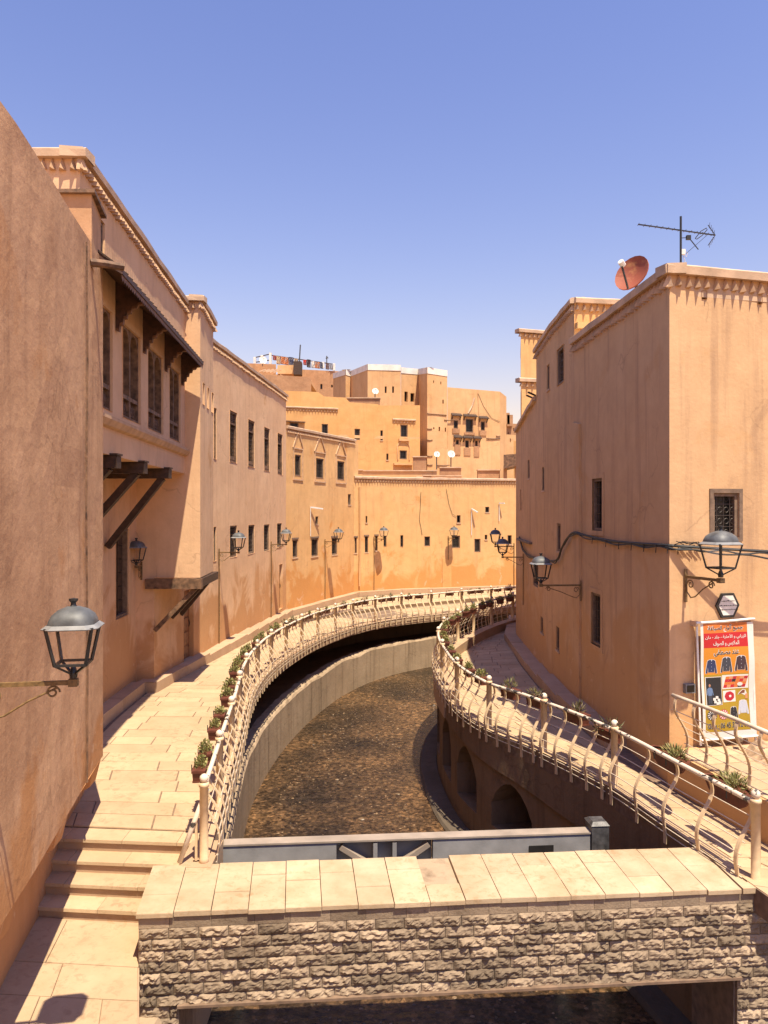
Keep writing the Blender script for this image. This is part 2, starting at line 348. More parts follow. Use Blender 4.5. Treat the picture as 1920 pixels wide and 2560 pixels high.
# ---------------------------------------------------------------- wall with real openings
class Wall:
    """vertical wall; p0 -> p1 runs left to right as seen from its outer side"""
    def __init__(s, p0, p1, z0, z1, parent, m, jit=.012):
        s.p0, s.p1 = Vector(p0).to_2d(), Vector(p1).to_2d(); d = s.p1 - s.p0; s.L = d.length; s.d = d.normalized()
        s.n = Vector((s.d.y, -s.d.x)); s.z0, s.z1 = z0, z1; s.par = parent; s.m = m; s.ops = []; s.jit = jit
    def u(s, px):
        r = ray(px); den = s.d.x - r*s.d.y
        return (r*s.p0.y - s.p0.x) / den
    def Y(s, u): return s.p0.y + s.d.y*u
    def P(s, u, z, off=0): q = s.p0 + s.d*u + s.n*off; return Vector((q.x, q.y, z))
    def top(s, u): return s.z1 if not isinstance(s.z1, list) else interp(s.z1, u)
    def rect(s, px0, px1, y0, y1):
        u0, u1 = s.u(px0), s.u(px1); Ym = s.Y((u0+u1)/2); return u0, u1, zat(y1, Ym), zat(y0, Ym)
    def jp(s, u, z):
        q = s.P(u, z); j = (mnoise.noise(q*0.55)*s.jit + mnoise.noise(q*1.9)*s.jit*.4)*min(1, max(0, min(u, s.L-u)/.4))
        return s.P(u, z, j)
    def build(s, name='wall', step=.8, depth=.22):
        us = {0, s.L}; zs = {s.z0}; zmax = max(z for _, z in s.z1) if isinstance(s.z1, list) else s.z1
        zs.add(zmax)
        for a, b_, c, d in s.ops: us |= {a, b_}; zs |= {c, d}
        if isinstance(s.z1, list): us |= {u for u, _ in s.z1}
        def fill(S):
            L = sorted(S); out = [L[0]]
            for a, b_ in zip(L, L[1:]):
                k = max(1, int(math.ceil((b_-a)/step)))
                out += [a+(b_-a)*t/k for t in range(1, k+1)]
            return out
        us, zs = fill(us), fill(zs); mb = MB(); idx = {}
        zlow = min(z for _, z in s.z1) if isinstance(s.z1, list) else None
        def vid(i, j):
            if (i, j) not in idx:
                z = zs[j]
                if zlow is not None and j > 0:
                    t = s.top(us[i]); z = s.z0 + (zs[j]-s.z0)*1.0
                    if z > t or j == len(zs)-1: z = t
                idx[(i, j)] = len(mb.v); mb.v.append(s.jp(us[i], z))
            return idx[(i, j)]
        for i in range(len(us)-1):
            for j in range(len(zs)-1):
                um, zm = (us[i]+us[i+1])/2, (zs[j]+zs[j+1])/2
                if any(a < um < b_ and c < zm < d for a, b_, c, d in s.ops): continue
                mb.f.append((vid(i, j), vid(i+1, j), vid(i+1, j+1), vid(i, j+1))); mb.m.append(0)
        for a, b_, c, d in s.ops:
            P = s.P; q = [(a, c), (b_, c), (b_, d), (a, d)]
            for (u0, z0), (u1, z1) in zip(q, q[1:]+q[:1]):
                mb.quad(P(u0, z0, .012), P(u0, z0, -depth), P(u1, z1, -depth), P(u1, z1, .012))
        return mb.build(name, s.m, s.par)
    # --- windows
    def win(s, px0, px1, y0, y1, style='grille', **k):
        return s.winu(*s.rect(px0, px1, y0, y1), style=style, **k)
    def winu(s, a, b_, c, d, style='grille', depth=.16, frame=None, nv=3, nh=4, name='window', pane=None, lintel=False):
        s.ops.append((a, b_, c, d)); P = s.P
        pn = MB(); pn.hexa([P(a,c,-depth), P(b_,c,-depth), P(b_,c,-depth-.03), P(a,c,-depth-.03), P(a,d,-depth), P(b_,d,-depth), P(b_,d,-depth-.03), P(a,d,-depth-.03)])
        W = pn.build(name, pane or M['pane'], s.par)
        def hb(mb, u0, u1, z0, z1, o0, o1): mb.hexa([P(u0,z0,o1), P(u1,z0,o1), P(u1,z0,o0), P(u0,z0,o0), P(u0,z1,o1), P(u1,z1,o1), P(u1,z1,o0), P(u0,z1,o0)])
        ww, hh = b_-a, d-c
        if style in ('grille', 'ornate', 'slotf', 'tall', 'wood'):
            t = min(.06, ww*.12); fm = MB(); o1, o0 = -.02, -depth+.002
            hb(fm, a, a+t, c, d, o0, o1); hb(fm, b_-t, b_, c, d, o0, o1); hb(fm, a+t, b_-t, d-t, d, o0, o1); hb(fm, a+t, b_-t, c, c+t, o0, o1)
            fm.build('frame', frame or M['frame'], W)
        if style in ('grille', 'ornate', 'tall'):
            gm = MB(); o = -depth*.45; th = .012 if ww > .3 else .009
            z0, z1 = (c+hh*.14, d-hh*.24) if style == 'tall' else (c, d)
            for i in range(1, nv+1): u = a+ww*i/(nv+1); hb(gm, u-th/2, u+th/2, z0, z1, o-.006, o+.006)
            for j in range(1, nh+1): z = z0+(z1-z0)*j/(nh+1); hb(gm, a, b_, z-th/2, z+th/2, o-.0075, o+.0075)
            if style == 'ornate':
                cw, ch = ww/(nv+1), (z1-z0)/(nh+1)
                for i in range(nv+1):
                    for j in range(nh+1):
                        uc, zc = a+cw*(i+.5), z0+ch*(j+.5); rr = min(cw, ch)*.36
                        gm.tube([P(uc+rr*math.cos(q*math.pi/4), zc+rr*math.sin(q*math.pi/4), o) for q in range(9)], th*.5, 4, False)
            gm.build('grille', M['grille'], W)
        if style == 'tall':
            lt = MB(); z0 = d-hh*.24; o = -depth*.5
            hb(lt, a+.03, b_-.03, z0-.03, z0+.03, o-.03, o+.05)
            n = 5
            for i in range(n): u = a+.05+(ww-.1)*(i+.5)/n; hb(lt, u-.018, u+.018, z0+.03, d-.03, o-.01, o+.01)
            for j in range(5): z = z0+.06+(d-z0-.1)*(j+.5)/5; hb(lt, a+.03, b_-.03, z-.014, z+.014, o-.014, o+.014)
            lt.build('lattice', M['lattice'], W)
            pb = MB(); hb(pb, a+.03, b_-.03, c+.03, c+hh*.13, o-.02, o+.03); hb(pb, a+.03, b_-.03, c+hh*.06, c+hh*.07, o+.03, o+.045)
            pb.build('panel', M['midwood'], W)
        if style == 'wood':
            pb = MB(); o = -depth*.6; t = .06
            um = (a+b_)/2; hb(pb, um-.03, um+.03, c+t, d-t, -depth, o+.03)
            for u0, u1 in ((a+t, um-.03), (um+.03, b_-t)):
                k = 6
                for j in range(k):
                    za = c+t+(hh-2*t)*j/k; zb = c+t+(hh-2*t)*(j+1)/k
                    hb(pb, u0, u1, za+.015, zb-.015, -depth, o)
            pb.build('shutter', M['wood'], W)
        if style == 'arch':
            t = .05; fm = MB(); um = (a+b_)/2; zl_ = c+hh*.24; o0, o1 = -depth+.002, -.03
            for u0, u1 in ((a, a+t), (um-t*.6, um+t*.6), (b_-t, b_)): hb(fm, u0, u1, c, d, o0, o1)
            hb(fm, a+t, b_-t, c, c+t, o0, o1-.003); hb(fm, a+t, b_-t, zl_-t*.7, zl_+t*.7, o0, o1-.003)
            for u0, u1 in ((a+t, um-t*.6), (um+t*.6, b_-t)):   # arched heads
                r_ = (u1-u0)/2; uc = (u0+u1)/2; zs_ = d-t*.6-r_*1.15; n = 10
                for q in range(n):
                    t0, t1 = math.pi*q/n, math.pi*(q+1)/n
                    ua, ub = uc-r_*math.cos(t0), uc-r_*math.cos(t1); za, zb = zs_+r_*1.1*math.sin(t0), zs_+r_*1.1*math.sin(t1)
                    fm.hexa([P(ua,za,o1-.004), P(ub,zb,o1-.004), P(ub,zb,o0), P(ua,za,o0), P(ua,d,o1-.004), P(ub,d,o1-.004), P(ub,d,o0), P(ua,d,o0)])
            fm.build('frame', M['midwood'], W)
            lt = MB(); o = -depth*.5
            for u0, u1 in ((a+t, um-t*.6), (um+t*.6, b_-t)):
                for i in range(5): u = u0+(u1-u0)*(i+.5)/5; lt.tube([P(u, c+t, o), P(u, c+t+(zl_-c)*.4, o), P(u, zl_-t, o)], [.012, .03, .012], 5, False)
                for j in range(1, 4): z = c+t+(zl_-c-2*t)*j/4; hb(lt, u0, u1, z-.012, z+.012, o-.012, o+.012)
            lt.build('lattice', M['lattice'], W)
            gm = MB()
            for u0, u1 in ((a+t, um-t*.6), (um+t*.6, b_-t)):
                for i in range(1, 3): u = u0+(u1-u0)*i/3; hb(gm, u-.006, u+.006, zl_+t, d-t-.2, -depth+.03, -depth+.045)
            gm.build('grille', M['iron'], W)
        if lintel:
            lm = MB(); hb(lm, a-.06, b_+.06, d+.01, d+.09, -.05, .03); lm.build('lintel', M['frame'], W)
        if style == 'slotf' or lintel:
            sm = MB(); hb(sm, a-.03, b_+.03, c-.05, c-.002, -.05, .03); sm.build('sill', M['cap'], W)
        return W
# tooth of the dogtooth cornices: apex up, nose at the bottom front (local: +Y is outward, width along X)
_tm = MB(); _w, _h, _p = .06, .17, .125
_tm.v = [Vector(q) for q in ((-_w, -.02, -_h), (_w, -.02, -_h), (0, _p, -_h), (0, -.02, 0), (0, .03, 0))]
_tm.f = [(1, 0, 2), (0, 3, 4), (0, 4, 2), (1, 2, 4), (1, 4, 3)]; _tm.m = [0]*5
TOOTH = _tm.mesh('corbel', M['corbel'])
def cornice(wall, u0, u1, ztop, parent, lip=.10, h=.13, pitch=.15, teeth=True, m='cap', mcap=None, tz=1):
    mb = MB(); n = max(2, int((u1-u0)/.5)); rows = []
    for i in range(n+1):
        u = u0+(u1-u0)*i/n; q = wall.P(u, 0); tp = min(1, min(u-u0, u1-u)/.5); dz = mnoise.noise(q*1.3)*.025*tp; dl = mnoise.noise(q*1.7+Vector((5, 0, 0)))*.02*tp
        zt = ztop(u) if callable(ztop) else ztop
        rows.append([wall.P(u, zt-h+dz*.5, -.02), wall.P(u, zt-h+dz*.5, lip+dl), wall.P(u, zt-.03+dz, lip+dl+.01), wall.P(u, zt+dz, lip-.03+dl), wall.P(u, zt+.015+dz, -.25), wall.P(u, zt-h, -.25)])
    mb.grid(rows); mb.poly(rows[0]); mb.poly(list(reversed(rows[-1])))
    if mcap:
        for i_ in range(n): mb.m[i_*5+3] = 1
        mb.mi = 1
    C = mb.build('cornice', [M[m], M[mcap]] if mcap else M[m], parent)
    if teeth:
        k = max(1, int((u1-u0)/pitch)); rz = math.atan2(wall.n.y, wall.n.x) - math.pi/2
        if teeth == 'joined':
            tb = MB(); Mr = Matrix.Rotation(rz, 3, 'Z')
            for i in range(k):
                u = u0+(u1-u0)*(i+.5)/k; q = wall.P(u, (ztop(u) if callable(ztop) else ztop)-h)
                b0 = len(tb.v); tb.v += [Mr @ p_ + q for p_ in _tm.v]; tb.f += [tuple(b0+j for j in f) for f in _tm.f]; tb.m += [0]*5
            o = tb.build('corbel_row', M['corbel'], parent); o['kind'] = 'stuff'
        else:
            for i in range(k):
                u = u0+(u1-u0)*(i+.5)/k + R.uniform(-.012, .012)
                inst('corbel', TOOTH, wall.P(u, (ztop(u) if callable(ztop) else ztop)-h+.004), rz + R.uniform(-.06, .06), parent, (R.uniform(.9, 1.1), 1, tz*R.uniform(.9, 1.12)))
    return C
def slab(parent, pts, z0, z1, m, name='roof'):
    mb = MB(); n = len(pts); mb.poly([(*p, z1) for p in pts]); mb.poly([(*p, z0) for p in reversed(pts)])
    for i in range(n): a, b_ = pts[i], pts[(i+1) % n]; mb.quad((*a, z0), (*b_, z0), (*b_, z1), (*a, z1))
    return mb.build(name, m, parent)

# ================================================================ SETTING: ground, water, channel
def cr(pts, per=8):   # Catmull-Rom through 2d/3d points
    P = [Vector(p) for p in pts]; P = [P[0]*2-P[1]] + P + [P[-1]*2-P[-2]]; out = []
    for i in range(1, len(P)-2):
        for k in range(per):
            t = k/per; a, b_, c, d = P[i-1], P[i], P[i+1], P[i+2]
            out.append(.5*((2*b_)+(c-a)*t+(2*a-5*b_+4*c-d)*t*t+(3*b_-a-3*c+d)*t**3))
    out.append(P[-2]); return out
def resample(P, ds):
    L = [0]
    for a, b_ in zip(P, P[1:]): L.append(L[-1]+(b_-a).length)
    n = max(1, int(round(L[-1]/ds))); out = []; j = 0
    for k in range(n+1):
        s = L[-1]*k/n
        while j < len(L)-2 and L[j+1] < s: j += 1
        t = (s-L[j])/max(1e-9, L[j+1]-L[j]); out.append(P[j].lerp(P[j+1], min(1, max(0, t))))
    return out
SL = cr([(-2.3,9.9),(-2.51,11.9),(-2.74,14.2),(-3.05,17.0),(-3.13,19.0),(-3.05,21.2),(-2.83,23.3),(-2.38,26),(-1.74,28.4),(-.92,30.7),(.5,32.9),(2.42,34.7),(6.5,37.6),(11,40.2)])
SR = cr([(4.42,9.35),(4.05,11.0),(3.66,12.6),(2.86,14.5),(2.10,15.9),(1.67,17.3),(1.45,19.1),(1.40,21.2),(1.68,23.5),(2.30,25.6),(3.25,28),(4.4,30.2),(5.6,31.7),(9,34)])
gb = MB(); gb.quad((-400,-60,-3.0), (400,-60,-3.0), (400,900,-3.0), (-400,900,-3.0))
tag(gb.build('ground', M['rubble'], None), kind='structure')
wb = MB(); wb.quad((-7,4,WATER), (16,4,WATER), (16,48,WATER), (-7,48,WATER))
tag(wb.build('water', M['water'], None), kind='structure')

# stones lying in the shallow stream
def inside_channel(x, y):
    xl = interp([(p.y, p.x) for p in SL], y); xr = interp([(p.y, p.x) for p in SR], min(y, 31))
    return xl+.5 < x < xr-1.0 or (y > 30 and x > xl+.5)
pb = MB()
for k in range(7000):
    y = 9.6+R.random()**1.25*23; x = R.uniform(-3.2, 4)
    if not inside_channel(x, y): continue
    if mnoise.noise(Vector((x*.5, y*.35, 3))) < -.12 and R.random() < .8: continue
    r_ = R.uniform(.010, .034)*(1 if R.random() < .96 else 2.2); i0 = len(pb.v); a0 = R.random()*6
    n = 6; c = Vector((x, y, WATER-.006)); st = R.uniform(.7, 1.5)
    for lv, (rr, zz) in enumerate(((1, 0), (.72, .3))):
        for q in range(n):
            t = a0+q*math.pi*2/n; pb.v.append(c+Vector((r_*rr*math.cos(t)*st*R.uniform(.8, 1.15), r_*rr*math.sin(t)*R.uniform(.8, 1.15), r_*zz)))
    for q in range(n): pb.f.append((i0+q, i0+(q+1) % n, i0+n+(q+1) % n, i0+n+q)); pb.m.append(0)
    pb.f.append(tuple(i0+n+q for q in range(n))); pb.m.append(0)
tag(pb.build('river_stones', M['pebble'], None), 'small wet stones strewn over the shallow brown stream bed', 'stones', kind='stuff')

def offs(P, d):   # 2d polyline offset to the right by d
    out = []
    for i, p in enumerate(P):
        t = (P[min(i+1, len(P)-1)]-P[max(i-1, 0)]).normalized(); out.append(p+Vector((t.y, -t.x))*d)
    return out
# left: low channel wall under the cantilevered walkway
def ribbon_wall(name, P, inner, outer, z0, z1, m, parent=None, jit=0, label=None, cat=None, kind=None):
    A, B = offs(P, outer), offs(P, inner); mb = MB(); rows = []
    for a, b_ in zip(A, B):
        j = mnoise.noise(Vector((a.x*.8, a.y*.8, 2)))*jit; k2 = mnoise.noise(Vector((a.x*2.2, a.y*2.2, 8)))*jit*.7
        rows.append([(a.x, a.y, z0), (a.x, a.y, z1-.06+j), (a.x+(b_.x-a.x)*.1, a.y+(b_.y-a.y)*.1, z1+j+k2), (b_.x, b_.y, z1+k2), (b_.x, b_.y, z0)])
    mb.grid(rows); mb.poly(rows[0]); mb.poly(list(reversed(rows[-1])))
    o = mb.build(name, m, parent)
    if label: tag(o, label, cat)
    if kind: tag(o, kind=kind)
    return o
SLr = resample(SL, .35); SRr = resample(SR, .35)
ribbon_wall('channel_wall', resample(cr([(-2.5,8.4)]+[tuple(p) for p in SL[4::8]]), .35), -.42, -.02, -3.1, -1.2, M['concrete'], jit=.09,
            label='low curved concrete wall rising from the stream under the railed walkway', cat='wall')
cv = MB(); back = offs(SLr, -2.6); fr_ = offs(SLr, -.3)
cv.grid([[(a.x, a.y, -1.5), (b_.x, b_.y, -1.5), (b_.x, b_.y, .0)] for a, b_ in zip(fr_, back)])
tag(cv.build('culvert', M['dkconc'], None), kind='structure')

# paved strips: tiles as children of a walkway
def tile_strip(base, rows, zf, m, cap=300, split=(.45, .95), gap=.009, hgt=.016, seed=1):
    rr = random.Random(seed); quads = []
    for (l0, r0), (l1, r1) in zip(rows, rows[1:]):
        wid = (r0-l0).length; cuts = [0.0]; x = rr.uniform(.15, .8)
        while x < wid-.25: cuts.append(x/wid); x += rr.uniform(*split)
        cuts.append(1.0)
        for a, b_ in zip(cuts, cuts[1:]):
            quads.append([l0.lerp(r0, a), l0.lerp(r0, b_), l1.lerp(r1, b_), l1.lerp(r1, a)])
    quads.sort(key=lambda q: sum(p.length for p in q))
    rest = MB()
    def tile(mb, q):
        c = (q[0]+q[1]+q[2]+q[3])/4; dz = rr.uniform(-.003, .003)
        def sh(p, g): d = p-c; return c+d*(1-g/max(.05, d.length))
        lo = [sh(p, gap) for p in q]; hi = [sh(p, gap+.006) for p in q]
        tl = [rr.uniform(-.002, .002) for _ in q]
        L = [Vector((p.x, p.y, zf(p.y)-.002)) for p in lo]; H = [Vector((p.x, p.y, zf(p.y)+hgt+dz+t)) for p, t in zip(hi, tl)]
        i = len(mb.v); mb.v += L+H; mb.f.append((i+4, i+5, i+6, i+7)); mb.m.append(0)
        for k in range(4): mb.f.append((i+k, i+(k+1) % 4, i+4+(k+1) % 4, i+4+k)); mb.m.append(0)
    for k, q in enumerate(quads):
        if k < cap: mb = MB(); tile(mb, q); mb.build('paving_stone', m, base)
        else: tile(rest, q)
    if rest.v: tag(rest.build('paving_stones', m, base), kind='stuff')
pairs = [((-4.75,11.0),(-2.3,10.8)),((-5.45,13.5),(-2.68,13.5)),((-5.62,18.3),(-3.1,18.1)),((-5.32,19.4),(-3.13,19.4)),((-4.75,26),(-2.5,25.4)),((-4.1,34.0),(-.92,30.7)),((-1.45,41.6),(1.5,33.9)),((1.1,43.3),(2.9,35.1)),((7.9,45.5),(6.8,37.8)),((12,46.2),(10.8,40.1))]
def strip_rows(pairs, pitch, fwd=None):
    rows = []
    for (a, b_), (c, d) in zip(pairs, pairs[1:]):
        a, b_, c, d = map(Vector, (a, b_, c, d)); n = max(1, int(round(((c-a).length+(d-b_).length)/2/pitch)))
        rows += [(a.lerp(c, k/n), b_.lerp(d, k/n)) for k in range(n)]
    rows.append((Vector(pairs[-1][0]), Vector(pairs[-1][1]))); return rows
def snap_to(curve, p): return min(curve, key=lambda q: (q-p).length)
fine = resample(SL, .05)
rowsL = [(a, snap_to(fine, b_)) for a, b_ in strip_rows(pairs, .42)]
wk = MB(); rws = []
for a, b_ in rowsL:
    z = zl(a.y); z2 = zl(b_.y); rws.append([(a.x-1.2, a.y+.1, z), (a.x, a.y, z), (b_.x, b_.y, z2), (b_.x, b_.y, z2-.26), (b_.x-.9, b_.y, z2-.26), (a.x, a.y, z-.26)])
wk.grid(rws); wk.poly(rws[0])
walkL = tag(wk.build('walkway', [M['joint']], None), kind='structure'); ORIG[walkL.name] = Vector((0,0,0))
tile_strip(walkL, rowsL, zl, M['paving'], 300, split=(.75, 1.5), seed=3)
ed = MB(); A = offs(SLr, .03); B = offs(SLr, -.25)
ed.grid([[(a.x, a.y, zl(a.y)+.0), (a.x, a.y, zl(a.y)-.27), (b_.x, b_.y, zl(b_.y)-.275)] for a, b_ in zip(A, B)])
ed.grid([[(b_.x, b_.y, zl(b_.y)+.03), (a.x, a.y, zl(a.y)+.03), (a.x, a.y, zl(a.y))] for a, b_ in zip(A, offs(SLr, -.16))])
ed.build('edge_beam', M['kerb'], walkL)

# right walkway
pairsR = [((4.5,9.0),(6.6,8.2)),((4.28,10.0),(5.35,10.0)),((3.98,11.2),(5.0,11.2)),((3.62,12.6),(4.5,12.5)),((2.82,14.5),(4.2,14.2)),((2.08,15.9),(4.05,16.2)),((1.65,17.3),(4.0,18.0)),((1.43,19.1),(4.02,19.9)),((1.38,21.2),(4.1,21.8)),((1.66,23.5),(4.2,24)),((2.28,25.6),(4.35,26.4)),((3.2,28),(4.5,28.3)),((4.3,30.2),(5.2,31)),((5.6,31.7),(6.2,33.5))]
fineR = resample(SR, .05)
rowsR = [(snap_to(fineR, a) if a.y > 9.4 else a, b_) for a, b_ in strip_rows(pairsR, .42)]
wk = MB(); rws = []
for a, b_ in rowsR:
    z = zr(a.y); z2 = zr(b_.y); rws.append([(b_.x+1.5, b_.y, z2), (b_.x, b_.y, z2), (a.x, a.y, z), (a.x, a.y, z-.3)])
wk.grid(rws)
walkR = tag(wk.build('walkway', [M['joint']], None), kind='structure'); ORIG[walkR.name] = Vector((0,0,0))
tile_strip(walkR, rowsR, zr, M['paving'], 240, seed=5)

# right river wall with arched niches
rw = MB(); Pw = resample(SR, .16); Lw = [0]
for a, b_ in zip(Pw, Pw[1:]): Lw.append(Lw[-1]+(b_-a).length)
ARCH = []
for Yc, zt in ((13.15, -1.25), (15.3, -.98), (17.05, -.76), (18.95, -.62), (20.9, -.6), (22.8, -.6)):
    i_ = min(range(len(Pw)), key=lambda k: abs(Pw[k].y-Yc)); ARCH.append((Lw[i_], .72, zt+.06))
def band(Y): return interp([(12.6, 1.05), (14, .95), (15.3, .78), (17, .60), (19, .44), (22, .38)], Y)
def arch_top(s):
    for c, hw, zt in ARCH:
        t = (s-c)/hw
        if abs(t) < 1: return zt - (1-(1-abs(t)**1.7)**.62)*.85
    return None
W0 = offs(Pw, -.0); deep = offs(Pw, 2.4)
for i in range(len(Pw)-1):
    s0, s1 = Lw[i], Lw[i+1]; a, b_ = Pw[i], Pw[i+1]
    t0, t1 = arch_top(s0+1e-3), arch_top(s1-1e-3)
    zt0, zt1 = zr(a.y)+.02, zr(b_.y)+.02; f0, f1 = band(a.y), band(b_.y)
    a2, b2 = offs(Pw, .07)[i], offs(Pw, .07)[i+1]
    # fascia band, then recessed wall face
    rw.quad((a.x, a.y, zt0), (b_.x, b_.y, zt1), (b_.x, b_.y, zt1-f1), (a.x, a.y, zt0-f0))
    rw.quad((a.x, a.y, zt0-f0), (b_.x, b_.y, zt1-f1), (b2.x, b2.y, zt1-f1-.02), (a2.x, a2.y, zt0-f0-.02))
    if t0 is None or t1 is None:
        rw.quad((a2.x, a2.y, zt0-f0-.02), (b2.x, b2.y, zt1-f1-.02), (b2.x, b2.y, -3.1), (a2.x, a2.y, -3.1))
        if (t0 is None) != (t1 is None):
            e, dd = (b2, deep[i+1]) if t0 is None else (a2, deep[i])
            tt = t1 if t0 is None else t0
            rw.quad((e.x, e.y, -2.2), (dd.x, dd.y, -2.2), (dd.x, dd.y, tt), (e.x, e.y, tt))
    else:
        rw.quad((a2.x, a2.y, zt0-f0-.02), (b2.x, b2.y, zt1-f1-.02), (b2.x, b2.y, t1), (a2.x, a2.y, t0))
        d0, d1 = deep[i], deep[i+1]
        rw.quad((a2.x, a2.y, t0), (b2.x, b2.y, t1), (d1.x, d1.y, t1), (d0.x, d0.y, t0))
        rw.quad((d0.x, d0.y, t0), (d1.x, d1.y, t1), (d1.x, d1.y, -2.3), (d0.x, d0.y, -2.3))
        rw.quad((a2.x, a2.y, -1.95), (b2.x, b2.y, -1.95), (d1.x, d1.y, -2.2), (d0.x, d0.y, -2.2))
        rw.quad((a2.x, a2.y, -1.95), (b2.x, b2.y, -1.95), (b2.x, b2.y, -3.1), (a2.x, a2.y, -3.1))
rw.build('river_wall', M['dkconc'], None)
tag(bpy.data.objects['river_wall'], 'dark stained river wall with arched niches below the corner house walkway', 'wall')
ribbon_wall('river_footing', resample([p for p in SR if p.y < 29], .4), .05, -.42, -3.1, WATER+.08, M['wet'], jit=.03, kind='structure')
nw = MB()   # wall of the near abutment, right of the sluice
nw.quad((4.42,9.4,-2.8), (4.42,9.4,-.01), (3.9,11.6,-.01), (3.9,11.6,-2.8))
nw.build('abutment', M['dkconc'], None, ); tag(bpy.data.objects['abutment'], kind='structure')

# plinth benches at the foot of the walls
def plinth(name, P, d, zf, h, m, seg=1.6):
    root = empty(name, (P[0][0], P[0][1], 0), 'x', 'x')
    for k_ in ('label', 'category'): del root[k_]
    tag(root, kind='structure'); Q = [Vector(p) for p in P]; O = offs(Q, d); I = offs(Q, -.15)
    for i in range(len(Q)-1):
        L = (Q[i+1]-Q[i]).length; n = max(1, int(L/seg))
        for k in range(n):
            a, b_, c, e = (I[i].lerp(I[i+1], k/n), O[i].lerp(O[i+1], (k+.004)/n), O[i].lerp(O[i+1], (k+.996)/n), I[i].lerp(I[i+1], (k+1)/n))
            z = zf((b_.y+c.y)/2); t = z+h+R.uniform(-.012, .012); g_ = .012
            mb = MB(); mb.hexa([(b_.x,b_.y,z-.3), (c.x,c.y,z-.3), (e.x,e.y,z-.3), (a.x,a.y,z-.3), (b_.x,b_.y,t), (c.x,c.y,t), (e.x,e.y,t), (a.x,a.y,t)])
            mb.build('kerb_stone', M['kerb'], root)
    return root
plinth('plinth', [(-5.85,11.6),(-6.0,18.25),(-5.72,18.25),(-4.95,26),(-4.4,34.4),(-1.64,42.0),(.9,43.6),(7.9,45.8),(12,46.4)], .34, zl, .27, M['kerb'])
plinth('plinth', [(5.8,33.0),(4.81,28),(4.5,20.5),(4.46,18.0),(4.6,14.6)], .42, zr, .24, M['kerb'])
# kerb under the far part of the right railing
ribbon_wall('kerb', resample([p for p in SR if 18.5 < p.y < 33], .4), .34, -.03, -.5, .12, M['kerb'], kind='structure')

# ================================================================ LEFT HOUSES
def w1x(Y): return -(2.224+.172*Y)
H1 = empty('house', (-4.6, 7, -.6), 'rough ochre plaster house front overhanging the stone steps, holding a street lantern', 'house')
E1 = (w1x(11.47), 11.47)
wa = Wall((w1x(1.0), 1.0), E1, .87, [(0, 8.05), (5.8, 8.15), (10.6, 8.27)], H1, M['near'], jit=.03)
wa.build(step=.5)
wb_ = Wall(E1, (-8.2, 11.75), .87, 8.25, H1, M['near'], .02)
# seen from beyond: end face
mb = MB(); mb.quad((E1[0], E1[1], .87), (-8.2, 11.9, .87), (-8.2, 11.9, 8.25), (E1[0], E1[1], 8.26)); mb.build('end_wall', M['near'], H1)
slab(H1, [(w1x(1)-.15, 1.0), (E1[0]-.15, E1[1]-.05), (-8.2, 11.8), (-8.2, 1.0)], 7.8, 7.95, M['cap'])
mb = MB()   # underside of the overhang and recessed foot
mb.quad((w1x(1), 1, .87), (E1[0], E1[1], .87), (E1[0]-.7, E1[1], .8), (w1x(1)-.7, 1, .8)); mb.build('soffit', M['near'], H1)
lw = Wall((w1x(1)-.58, 1.0), (w1x(12.1)-.42, 12.1), -.8, .95, H1, M['near'], .04); lw.build('foot_wall', step=.35)
lw2 = MB(); lw2.quad((w1x(12.1)-.42, 12.1, -.3), (-8, 12.3, -.3), (-8, 12.3, 1), (w1x(12.1)-.42, 12.1, 1)); lw2.build('foot_wall', M['near'], H1)
for Yc in (11.28, 9.25, 7.2):   # plastered beam ends carrying the overhang
    cb = MB(); x = w1x(Yc); d_ = .2
    cb.hexa([(x-.5, Yc-d_, .30), (x-.10, Yc-d_*.8, .52), (x-.13, Yc+d_*.8, .52), (x-.55, Yc+d_, .30), (x-.6, Yc-d_*1.2, .89), (x-.004, Yc-d_*1.1, .89), (x-.01-.172*d_, Yc+d_*.9, .89), (x-.6, Yc+d_, .89)])
    cb.build('corbel', M['near'], H1)
bm = MB(); bm.tube([at(224, 656, 10.62), at(262, 660, 10.75), at(309, 668, 10.9)], [.06, .058, .055], 8); bm.build('beam', M['midwood'], H1)
rp = MB(); rp.tube([Vector((w1x(Y_)+.025, Y_, z)) for Y_, z in ((10.25,.9),(10.28,2.5),(10.2,4.5),(10.28,6.5),(10.22,8.1))], .014, 5); rp.build('conduit', M['midwood'], H1)

# --- tall house with the row of arched windows
H2 = empty('house', (-6, 15, 0), 'tall salmon house with paired arched windows under a dark carved wooden eave', 'house')
def ax(Y): return -(3.555+.068*Y)
A0, A1 = (ax(10.84), 10.84), (ax(18.6), 18.6)
wA = Wall(A0, A1, 5.42, 9.5, H2, M['salmon'])
for px0, px1 in ((240, 280), (306, 350), (369, 407), (423, 450)):
    u0, u1 = wA.u(px0), wA.u(px1); wA.winu(u0, u1, 6.12, 7.72, style='arch', depth=.2)
wA.winu(wA.u(241)-.05, wA.u(260), 8.25, 9.0, style='wood')
wA.build(step=.7); cornice(wA, -.1, wA.L, 9.62, H2, pitch=.14, mcap='white_cap')
wAf = Wall((-8, 10.84), A0, 7.5, 9.5, H2, M['salmon']); wAf.build(); cornice(wAf, 2.0, wAf.L+.12, 9.62, H2, pitch=.14, mcap='white_cap')
slab(H2, [(-8,10.9),(ax(10.9)-.02,10.9),(ax(18.6)-.02,18.55),(-8,18.55)], 9.3, 9.45, M['cap'])
